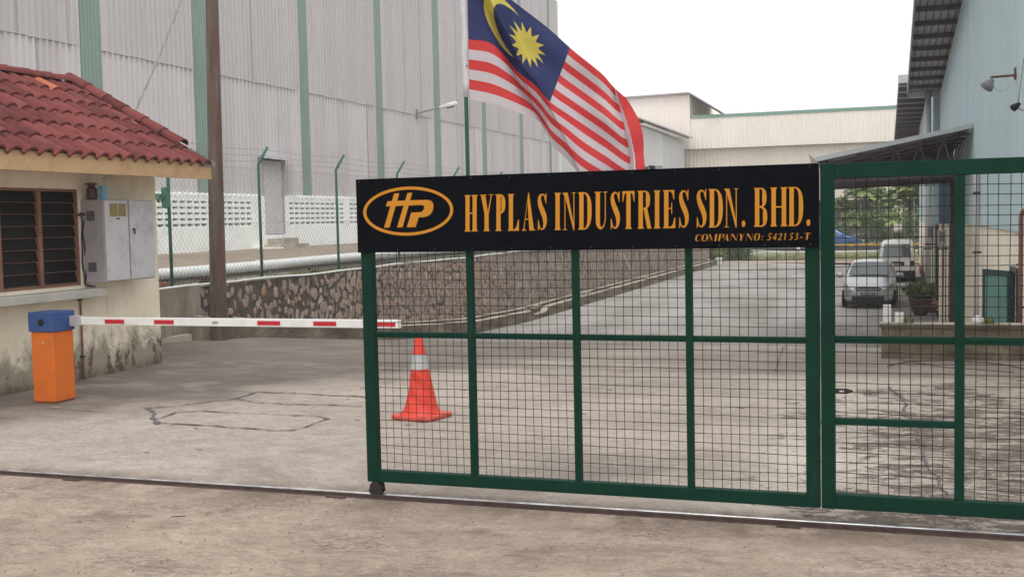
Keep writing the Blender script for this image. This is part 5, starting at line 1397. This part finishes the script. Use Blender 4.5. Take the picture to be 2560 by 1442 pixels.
mb = MB(); mb.lathe((.80,35.5,-1.39), [(.17,0),(.22,.10),(.29,.28),(.33,.42),(.36,.46),(.36,.52),(.31,.52),(.30,.46)], 28); mb.build('pot', 'pot', pt, smooth=True)
mb = MB(); leaves(mb, (.80,35.5,-.68), .40, 520, .20, squash=(1.05,1,.55), vertical=True); mb.build('foliage', 'shrub_leaf', pt, attr='leaf_tint')
pt2 = thing('terracotta_bowl', 'small round terracotta bowl behind the large planter', 'pot', (1.17,36.6,-1.4))
mb = MB(); mb.lathe((1.17,36.6,-1.39), [(.12,0),(.19,.12),(.23,.24),(.24,.30),(.21,.30)], 24); mb.build('pot', 'terracotta', pt2, smooth=True)
mb = MB(); blades(mb, (1.17,36.6,-1.12), .16, 30, .12); mb.build('weeds', 'weed_leaf', pt2, attr='leaf_tint')
bk = thing('black_tub', 'small black tub on the ground right of the terracotta bowl', 'tub', (1.32,34.6,-1.4))
mb = MB(); mb.lathe((1.32,34.6,-1.39), [(.10,0),(.125,.22),(.13,.24),(.11,.24)], 16); mb.build('body', 'plastic_black', bk)
mb = MB(); mb.lathe((1.32,34.6,-1.17), [(.11,0),(.09,.03)], 16); mb.build('lid', 'metal_edge', bk)

# dividing wall on the right
dw = thing('dividing_wall', 'low concrete dividing wall with pale top at the end of the upper slab', 'wall', (.7,13.8,0))
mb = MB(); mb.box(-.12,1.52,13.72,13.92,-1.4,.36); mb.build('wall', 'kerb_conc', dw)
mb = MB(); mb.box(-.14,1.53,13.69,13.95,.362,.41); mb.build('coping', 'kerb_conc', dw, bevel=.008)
mb = MB(); mb.box(-.10,-.01,13.76,13.86,.412,.62); tag(mb.build('concrete_stub', 'white', bevel=.008), 'taller pale square post stub standing on the end of the dividing wall', 'post stub')
mb = MB(); mb.box(.03,.13,13.74,13.88,.412,.53); tag(mb.build('concrete_block', 'white', bevel=.012), 'squat white block on the dividing wall right of the taller stub', 'block')
mb = MB(); blades(mb, (.16,13.8,.41), .09, 60, .10); tag(mb.build('weed_tuft', 'weed_leaf', attr='leaf_tint'), 'yellow green weed tuft growing beside the white block', 'weed')
mb = MB(); blades(mb, (1.02,13.8,.41), .08, 40, .10); tag(mb.build('weed_tuft', 'weed_leaf', attr='leaf_tint'), 'small weed tuft on the dividing wall by the gate mullion', 'weed')
mb = MB(); mb.lathe((.93,13.8,.412), [(.05,0),(.07,.03),(.055,.07),(.02,.09)], 10); tag(mb.build('white_stone', 'white', smooth=True), 'rounded white stone lying on the dividing wall coping', 'stone')
mb = MB(); mb.tube([(-.05,12.9,.02),(.2,13.3,.03),(.6,13.5,.02),(1.1,13.2,.03),(1.6,12.4,.02)], .007, 6); mb.tube([(.1,13.4,.03),(.5,12.9,.02),(1.2,12.6,.02)], .005, 6)
tag(mb.build('ground_hose', 'steel_dark', smooth=True), 'dark hose and cable lying on the slab in front of the dividing wall', 'hose')

# ------------------------------------------------------------------ far side: pipe, rail, hedge, palms
mb = MB(); mb.box(-16,8,76.55,76.7,-1.3,-.74); kerb = mb; tag(mb.build('road_kerb', 'white'), 'pale concrete kerb line along the outer road', 'kerb')
bp = thing('ground_pipe', 'dark grey pipe lying beside the outer road', 'pipe', (-4,76.9,-.7))
mb = MB(); mb.tube([(-16,76.95,-.60),(8,76.95,-.66)], .14, 10); mb.build('pipe', 'steel_dark', bp, smooth=True)
yr = thing('yellow_guard_rail', 'yellow guard rail along the outer road by the blue car', 'guard rail', (-3,77.3,-.7))
mb = MB(); mb.box(-16,8,77.28,77.34,-.44,-.34); mb.build('rail', 'yellow_rail', yr)
for i in range(9):
    mb = MB(); mb.box(-15.5+i*2.8,-15.4+i*2.8,77.345,77.42,-.78,-.36); mb.build('post', 'steel_dark', yr)
wrl = thing('white_rail', 'thin white double rail above the grass bank under the sign', 'rail', (-9,76,-.5))
mb = MB(); mb.tube([(-13,75.9,-.42),(-4.2,75.9,-.86)], .03, 6); mb.tube([(-13,75.9,-.80),(-7,75.9,-.95)], .02, 6); mb.build('rail', 'white', wrl)
for i in range(5):
    mb = MB(); x = -12.5+i*1.9; mb.tube([(x,75.9,-1.3),(x,75.9,lerp(-.42,-.86,(x+13)/8.8))], .025, 6); mb.build('post', 'white', wrl)
gl = thing('bollard_lamp', 'small white globe lamp on the grass bank under the sign', 'lamp', (-5.8,75.5,-1))
mb = MB(); mb.lathe((-5.8,75.5,-.66), [(.03,0),(.11,.05),(.13,.13),(.10,.22),(.03,.26)], 12); mb.build('globe', 'white', gl, smooth=True)
mb = MB(); mb.tube([(-5.8,75.5,-1.25),(-5.8,75.5,-.65)], .03, 6); mb.build('post', 'steel_dark', gl)
mb = MB(); mb.box(-9.9,-9.55,66.8,67.2,-1.2,-.78); tag(mb.build('white_block', 'white', bevel=.03), 'white painted block at the far end of the drain kerb', 'block')
mb = MB(); mb.box(-10.6,-10.25,74.2,74.4,-1.2,-.75); tag(mb.build('white_box', 'white', bevel=.02), 'small pale box among the bushes past the stone wall end', 'box')
mb = MB()
for i in range(26): leaves(mb, (random.uniform(-13,-8.8), random.uniform(72.6,75.6), random.uniform(-1.1,-.45)), random.uniform(.45,.8), 150, .22)
tag(mb.build('bank_bushes', 'shrub_leaf', attr='leaf_tint'), 'green bushes covering the bank past the end of the stone wall', 'bushes', kind='stuff')
bs = thing('yellow_green_bush', 'rounded yellow green bush at the far end of the stone wall', 'bush', (-10.1,68.5,-1.2))
mb = MB(); leaves(mb, (-10.15,68.8,-.62), .68, 500, .2); mb.build('foliage', 'weed_leaf', bs, attr='leaf_tint'); mb = MB(); mb.tube([(-10.15,68.8,-1.2),(-10.1,68.8,-.6)], .04, 6); mb.build('stem', 'bark', bs)
mb = MB()
for i in range(120): blades(mb, (random.uniform(-9,0), random.uniform(73.3,76.3), -1.35+random.uniform(0,.3)), .4, 18, .22)
tag(mb.build('bank_grass', 'weed_leaf', attr='leaf_tint'), 'long grass on the bank beside the outer road', 'grass', kind='stuff')
hd_ = MB()
x = -9.
while x < 4: leaves(hd_, (x, 85.5+random.uniform(-.4,.4), -.15+random.uniform(-.1,.1)), random.uniform(.5,.75), 150, .22, squash=(1.1,1,.9)); x += .42
hg = thing('hedge', 'low green hedge below the palms in front of the cream factory', 'hedge', (-2,85.5,-.7)); hd_.build('foliage', 'shrub_leaf', hg, attr='leaf_tint')
mb = MB()
for i in range(24): mb.tube([(-9+i*.55,85.5,-.75),(-9+i*.55,85.5,-.2)], .03, 5)
mb.build('stems', 'bark', hg)
mb = MB()
x = -8.5
while x < 3.2:
    for zc in (.5, 1.3, 2.0):
        if random.random() < .62: leaves(mb, (x+random.uniform(-.3,.3), 87.2+random.uniform(-.5,.5), zc+random.uniform(-.3,.3)), random.uniform(.5,.85), 130, .26)
    x += .75
tag(mb.build('background_foliage', 'palm_leaf', attr='leaf_tint'), 'loose mass of green foliage between the palms and the cream factory', 'foliage', kind='stuff')
gf = thing('green_boundary_fence', 'thin green wire fence in front of the palms across the outer road', 'fence', (-2,84.6,-.7))
for i in range(8):
    mb = MB(); xx = -12.2+i*2.83; mb.tube([(xx,84.6,-.8),(xx,84.6,1.5)], .05, 6); mb.build('post', 'fence_green', gf)
mb = MB()
for z in (.0,.35,.7,1.05,1.4): mb.tube([(-12,84.6,z),(8,84.6,z)], .012, 4)
mb.build('wire', 'fence_green', gf)

def palm(name, x, y, zb, h, r, nfr, lab, seed, lean=0, cat='palm'):
    random.seed(seed)
    P_ = thing(name, lab, cat, (x,y,zb), group='palms in front of the cream factory')
    top = Vector((x+lean, y, zb+h)); mb = MB()
    mb.tube([(x,y,zb),(x+lean*.4,y,zb+h*.5),tuple(top)], [.075,.055,.05], 8); mb.build('trunk', 'bark', P_, smooth=True)
    mb = MB()
    for k in range(nfr):
        a = 2*math.pi*k/nfr+random.uniform(-.3,.3); el = random.uniform(.1,1.35); L = r*random.uniform(.8,1.15)
        d = Vector((math.cos(a)*math.cos(el), math.sin(a)*math.cos(el), math.sin(el))); pts = []
        for i in range(9):
            t_ = i/8; pts.append(top+Vector((0,0,random.uniform(-.0,.02)))+d*L*t_+Vector((0,0,-L*.62*t_*t_)))
        mb.tint = .3; mb.tube(pts, [.018*(1-i/9)+.004 for i in range(9)], 3)
        side = d.cross(Vector((0,0,1))).normalized(); tb = random.uniform(.1,.9)
        for i in range(1,34):
            t_ = i/34; f = t_*8; j = min(7,int(f)); p = pts[j].lerp(pts[j+1], f-j); tan = (pts[j+1]-pts[j]).normalized()
            ll = r*.42*math.sin(math.pi*(.12+.83*t_))
            for sg in (1,-1):
                q = (side*sg*.9+tan*.55+Vector((0,0,-.35+random.uniform(-.15,.25)))).normalized(); w = tan*.045
                mb.tint = min(1,max(0,tb+random.uniform(-.25,.25))); e_ = p+q*ll; m_ = p+q*ll*.5+Vector((0,0,.02))
                mb.poly([p-w*.6, p+w*.6, m_+w, m_-w]); mb.poly([m_-w, m_+w, e_])
    leaves(mb, tuple(top+Vector((0,0,-.05))), r*.75, 260, r*.28, squash=(1,1,.6)); mb.build('crown', 'palm_leaf', P_, attr='leaf_tint')
pal = [(2152,478,83,1.35,'tall palm with a full crown, second from the left behind the silver car'),(2105,512,84,1.15,'palm at the left edge, half hidden by the green gate post'),
       (2190,486,83.5,1.2,'palm whose crown stands just right of the tallest left palm'),(2222,500,83,1.25,'palm in the middle of the row beside the white column'),
       (2262,478,83,1.35,'tall palm right of the white column in front of the dark ground floor'),(2285,470,82.5,1.3,'rightmost palm, next to the cream factory wall corner'),
       (2128,548,82,1.0,'short palm low in the row, left of the yellow rail end'),(2232,548,81.8,.95,'short palm with low crown by the foot of the white column'),(2172,545,82.4,.95,'short palm below the second tall palm, above the silver car')]
for i, (px, py, D, r, lab) in enumerate(pal):
    p = onY(px, py, D); palm('palm_tree', p.x, D, -.75, p.z+.75, r, 20, lab, 50+i, lean=random.uniform(-.15,.15))
random.seed(99)

# ------------------------------------------------------------------ vehicles
def loft(mb, st):
    prof = []
    for (y, w, zb, zl, wt, zt) in st:
        h = [(0,zb),(w*.7,zb),(w*.95,zb+.03),(w,zb+.16),(w,(zb+zl)*.5+.05),(w*.975,zl),(lerp(w*.975,wt,.55),lerp(zl,zt,.6)),(wt,zt-.045),(wt*.82,zt-.008),(wt*.4,zt+.008),(0,zt+.012)]
        full = [(a,b) for a,b in h]+[(-a,b) for a,b in h[-2:0:-1]]
        prof.append([(a,y,b) for a,b in full])
    n = len(prof[0]); b0 = len(mb.v)
    for p in prof: mb.v += p
    for i in range(len(prof)-1):
        for k in range(n): mb.face([b0+i*n+k, b0+(i+1)*n+k, b0+(i+1)*n+(k+1)%n, b0+i*n+(k+1)%n])
    mb.face([b0+k for k in range(n)]); mb.face([b0+(len(prof)-1)*n+k for k in range(n)][::-1])
def wheel(parent, x, y, r=.29, w=.18):
    mb = MB(); mb.tube([(x-w/2,y,r),(x-w/2+.02,y,r),(x+w/2-.02,y,r),(x+w/2,y,r)], [r-.03,r,r,r-.03], 24); wo = mb.build('wheel', 'tyre', parent, local=True, smooth=False)
    sg = 1 if x > 0 else -1; mb = MB(); mb.tube([(x+sg*w*.5,y,r),(x+sg*(w*.5+.008),y,r)], r*.62, 20); mb.build('rim', 'lamp_grey', wo, local=True)
def sheet(pts, n=8, bulge=.0, off=(0,0,0)):
    """4 corner glass sheet: bl, br, tr, tl, bulging along off"""
    mb = MB(); bl, br, tr_, tl = [Vector(p) for p in pts]; o = Vector(off)
    mb.grid(lambda u, v: bl.lerp(br,u).lerp(tl.lerp(tr_,u), v)+o*(1+bulge*4*u*(1-u)), n, n); return mb
def hatch(name, lab, cat, paint_, loc, rz, seen=True):
    c = thing(name, lab, cat, loc, rz)
    mb = MB(); loft(mb, [(0,.50,.26,.50,.44,.60),(.05,.66,.20,.56,.58,.70),(.22,.76,.17,.64,.67,.80),(.6,.80,.17,.78,.71,.92),(.95,.81,.17,.88,.71,.99),(1.25,.82,.17,.93,.67,1.20),(1.62,.82,.17,.95,.62,1.44),(2.2,.82,.17,.96,.60,1.52),(3.1,.81,.17,.96,.60,1.49),(3.5,.78,.2,.92,.62,1.30),(3.68,.72,.25,.85,.62,.98)])
    body = mb.build('body', paint_, c, local=True, smooth=True, subsurf=2)
    mb = sheet([(-.66,.99,1.0),(.66,.99,1.0),(.55,1.56,1.40),(-.55,1.56,1.40)], 10, .6, (0,-.035,.035)); mb.build('windscreen', 'car_glass', body, local=True, smooth=True)
    for s1 in (1,-1):
        mb = MB(); mb.prism([(s1*.80,1.35,.97),(s1*.80,3.3,.99),(s1*.645,3.15,1.38),(s1*.645,1.75,1.40)], (s1*.012,0,.0)); mb.build('side_window', 'car_glass', body, local=True)
        mb = MB(); n_ = [(.50,.03,.60),(.55,.0,.56),(.72,.10,.60),(.765,.26,.70),(.74,.40,.80),(.66,.27,.78)]
        mb.prism([(s1*(a+.015),b-.05,z) for a,b,z in n_], (s1*.02,-.02,.012)); mb.build('headlight', 'lamp_glass', c, local=True)
        mb = MB(); mb.lathe((0,0,0),[(.01,0)],3) if False else None
        mb.tube([(s1*.84,1.18,1.01),(s1*.89,1.16,1.02),(s1*.98,1.16,1.03),(s1*1.06,1.18,1.035)], [.04,.085,.09,.055], 10); mb.build('wing_mirror', paint_, c, local=True, smooth=True)
        mb = MB(); mb.box(s1*.50-.09,s1*.50+.09,-.012,.02,.285,.37); mb.build('fog_lamp', 'lamp_grey', c, local=True)
        for y in (.62,3.05): wheel(c, s1*.75, y)
    mb = MB(); mb.prism([(-.36,-.04,.575),(.36,-.04,.575),(.42,-.025,.67),(.2,-.022,.70),(-.2,-.022,.70),(-.42,-.025,.67)], (0,.06,0)); gr = mb.build('grille', 'plastic_black', c, local=True)
    mb = MB(); mb.box(-.37,.37,-.052,-.038,.622,.640); mb.build('chrome_bar', 'metal_edge', gr, local=True)
    mb = MB(); mb.box(-.50,.50,-.035,.05,.25,.395); mb.build('air_intake', 'plastic_black', c, local=True)
    mb = MB(); mb.box(-.22,.22,-.055,-.04,.43,.53); pl = mb.build('number_plate', 'plastic_black', c, local=True)
    mb = MB(); G = 0
    for i, ch in enumerate(['S','S','1','5','4','3'][:0]): pass
    for i, x in enumerate((-.16,-.11,-.06,.01,.06,.11,.16)):
        for q in (stroke([(0,0,.008),(0,.055,.008)])+stroke([(0,.055,.008),(.028,.055,.008)])+(stroke([(0,.028,.008),(.028,.028,.008)]) if i % 2 else stroke([(.028,.055,.008),(.028,0,.008)]))):
            mb.poly([(x-.012+p[0], -.0565-.0002*(i%3), .45+p[1]) for p in q])
    mb.build('characters', 'white', pl, local=True)
    mb = MB(); mb.beam((-.60,.93,1.005),(.1,.90,1.02),.02,.015); mb.beam((.02,.90,1.015),(.55,.93,1.02),.02,.015); mb.build('wiper', 'plastic_black', c, local=True)
    mb = MB(); mb.box(-.70,.70,.02,3.6,.12,.21); mb.build('underbody', 'plastic_black', c, local=True)
    return c
hatch('parked_car', 'silver hatchback facing the gate under the canopy', 'car', 'silver', (-.735,38.0,-1.40), R_(-1.5))
hatch('passing_car', 'blue car on the outer road, its bonnet and windscreen showing past the gate post', 'car', 'car_blue', (-1.95,79.2,-.78), R_(90))
def van():
    c = thing('parked_van', 'pale van parked behind the silver hatchback, rear window and plate recess showing', 'van', (.20,52.3,-1.40), R_(-1))
    mb = MB(); loft(mb, [(0,.60,.42,1.0,.50,1.50),(.04,.72,.36,1.05,.60,1.66),(.14,.765,.34,1.1,.64,1.80),(.5,.775,.32,1.12,.66,1.86),(3.2,.775,.32,1.12,.66,1.86),(3.7,.76,.32,1.1,.62,1.7),(4.2,.72,.34,1.0,.6,1.1),(4.25,.6,.4,.9,.5,1.0)])
    body = mb.build('body', 'van_white', c, local=True, smooth=True, subsurf=2)
    mb = sheet([(-.60,-.02,1.12),(.60,-.02,1.12),(.52,.08,1.68),(-.52,.08,1.68)], 8, .4, (0,-.03,0)); mb.build('rear_window', 'car_glass', body, local=True, smooth=True)
    mb = MB(); mb.prism([(-.31,-.045,.76),(-.27,-.045,.72),(.27,-.045,.72),(.31,-.045,.76),(.31,-.045,.88),(.27,-.045,.92),(-.27,-.045,.92),(-.31,-.045,.88)], (0,.03,0)); pr_ = mb.build('plate_recess', 'plastic_black', c, local=True)
    mb = MB(); mb.box(-.18,.18,-.055,-.046,.76,.84); mb.build('number_plate', 'lamp_grey', pr_, local=True)
    for s1 in (1,-1):
        mb = MB(); mb.box(min(s1*.55,s1*.74),max(s1*.55,s1*.74),-.02,.14,.70,.95); mb.build('tail_light', 'tail_glass', c, local=True, bevel=.03)
        mb = MB(); mb.tube([(s1*.88,3.3,1.2),(s1*.93,3.3,1.2)], .12, 10); mb.build('wing_mirror', 'plastic_black', c, local=True)
        mb = MB(); mb.prism([(s1*.765,.3,1.15),(s1*.765,3.4,1.15),(s1*.69,3.3,1.65),(s1*.69,.4,1.65)], (s1*.012,0,0)); mb.build('side_window', 'car_glass', body, local=True)
        for y in (.75,3.4): wheel(c, s1*.68, y)
    mb = MB(); mb.box(-.76,.76,-.08,.2,.30,.52); mb.build('bumper', 'plastic_black', c, local=True, bevel=.03)
    mb = MB(); mb.box(-.62,.62,-.0,4.0,.2,.36); mb.build('underbody', 'plastic_black', c, local=True)
van()

# ------------------------------------------------------------------ haze
hz = MB(); hz.box(-120,120,-30,130,-3.2,16); ho = hz.build('haze', 'white'); ho['kind'] = 'stuff'; ho['label'] = 'thin pale haze in the air over the whole yard'
hm = bpy.data.materials.new('haze_air'); hm.use_nodes = True; hn = hm.node_tree; hn.nodes.remove(hn.nodes['Principled BSDF'])
pv = hn.nodes.new('ShaderNodeVolumePrincipled'); pv.inputs['Color'].default_value = (.96,.97,1,1); pv.inputs['Density'].default_value = HAZE; pv.inputs['Anisotropy'].default_value = 0.
hn.links.new(pv.outputs[0], [n for n in hn.nodes if n.type == 'OUTPUT_MATERIAL'][0].inputs['Volume']); ho.data.materials[0] = hm
# ------------------------------------------------------------------ light
SUN_EL, SUN_ROT = 62, 150
w = bpy.data.worlds.new('World'); sc.world = w; w.use_nodes = True
nt = w.node_tree; bg = nt.nodes['Background']
sky = nt.nodes.new('ShaderNodeTexSky'); sky.sky_type = 'NISHITA'; sky.sun_disc = False
sky.sun_elevation = R_(SUN_EL); sky.sun_rotation = R_(SUN_ROT); sky.air_density = 1.0; sky.dust_density = 6; sky.ozone_density = 1
hs = nt.nodes.new('ShaderNodeHueSaturation'); hs.inputs['Saturation'].default_value = .06      # high cloud: nearly colourless
cl = nt.nodes.new('ShaderNodeMix'); cl.data_type = 'RGBA'; cl.inputs[0].default_value = .80; cl.inputs[7].default_value = (10.9, 10.85, 10.8, 1)   # even overcast layer
nt.links.new(sky.outputs[0], hs.inputs['Color']); nt.links.new(hs.outputs[0], cl.inputs[6]); nt.links.new(cl.outputs[2], bg.inputs[0]); bg.inputs[1].default_value = .13
sl = bpy.data.lights.new('sun', 'SUN'); sl.energy = .8; sl.angle = R_(25); sl.color = (1,.96,.9)
so = bpy.data.objects.new('sun', sl); COL.objects.link(so)
az = R_(SUN_ROT); el = R_(SUN_EL)
dvec = Vector((math.sin(az)*math.cos(el), math.cos(az)*math.cos(el), math.sin(el)))
so.rotation_euler = dvec.to_track_quat('Z', 'Y').to_euler(); so.location = dvec*60

sc.view_settings.view_transform = 'Standard'; sc.view_settings.look = 'None'; sc.view_settings.gamma = 1
sc.view_settings.exposure = 0.0
sc.render.resolution_x = 1024; sc.render.resolution_y = 576
sc.render.engine = 'CYCLES'
sc.cycles.max_bounces = 6; sc.cycles.diffuse_bounces = 3
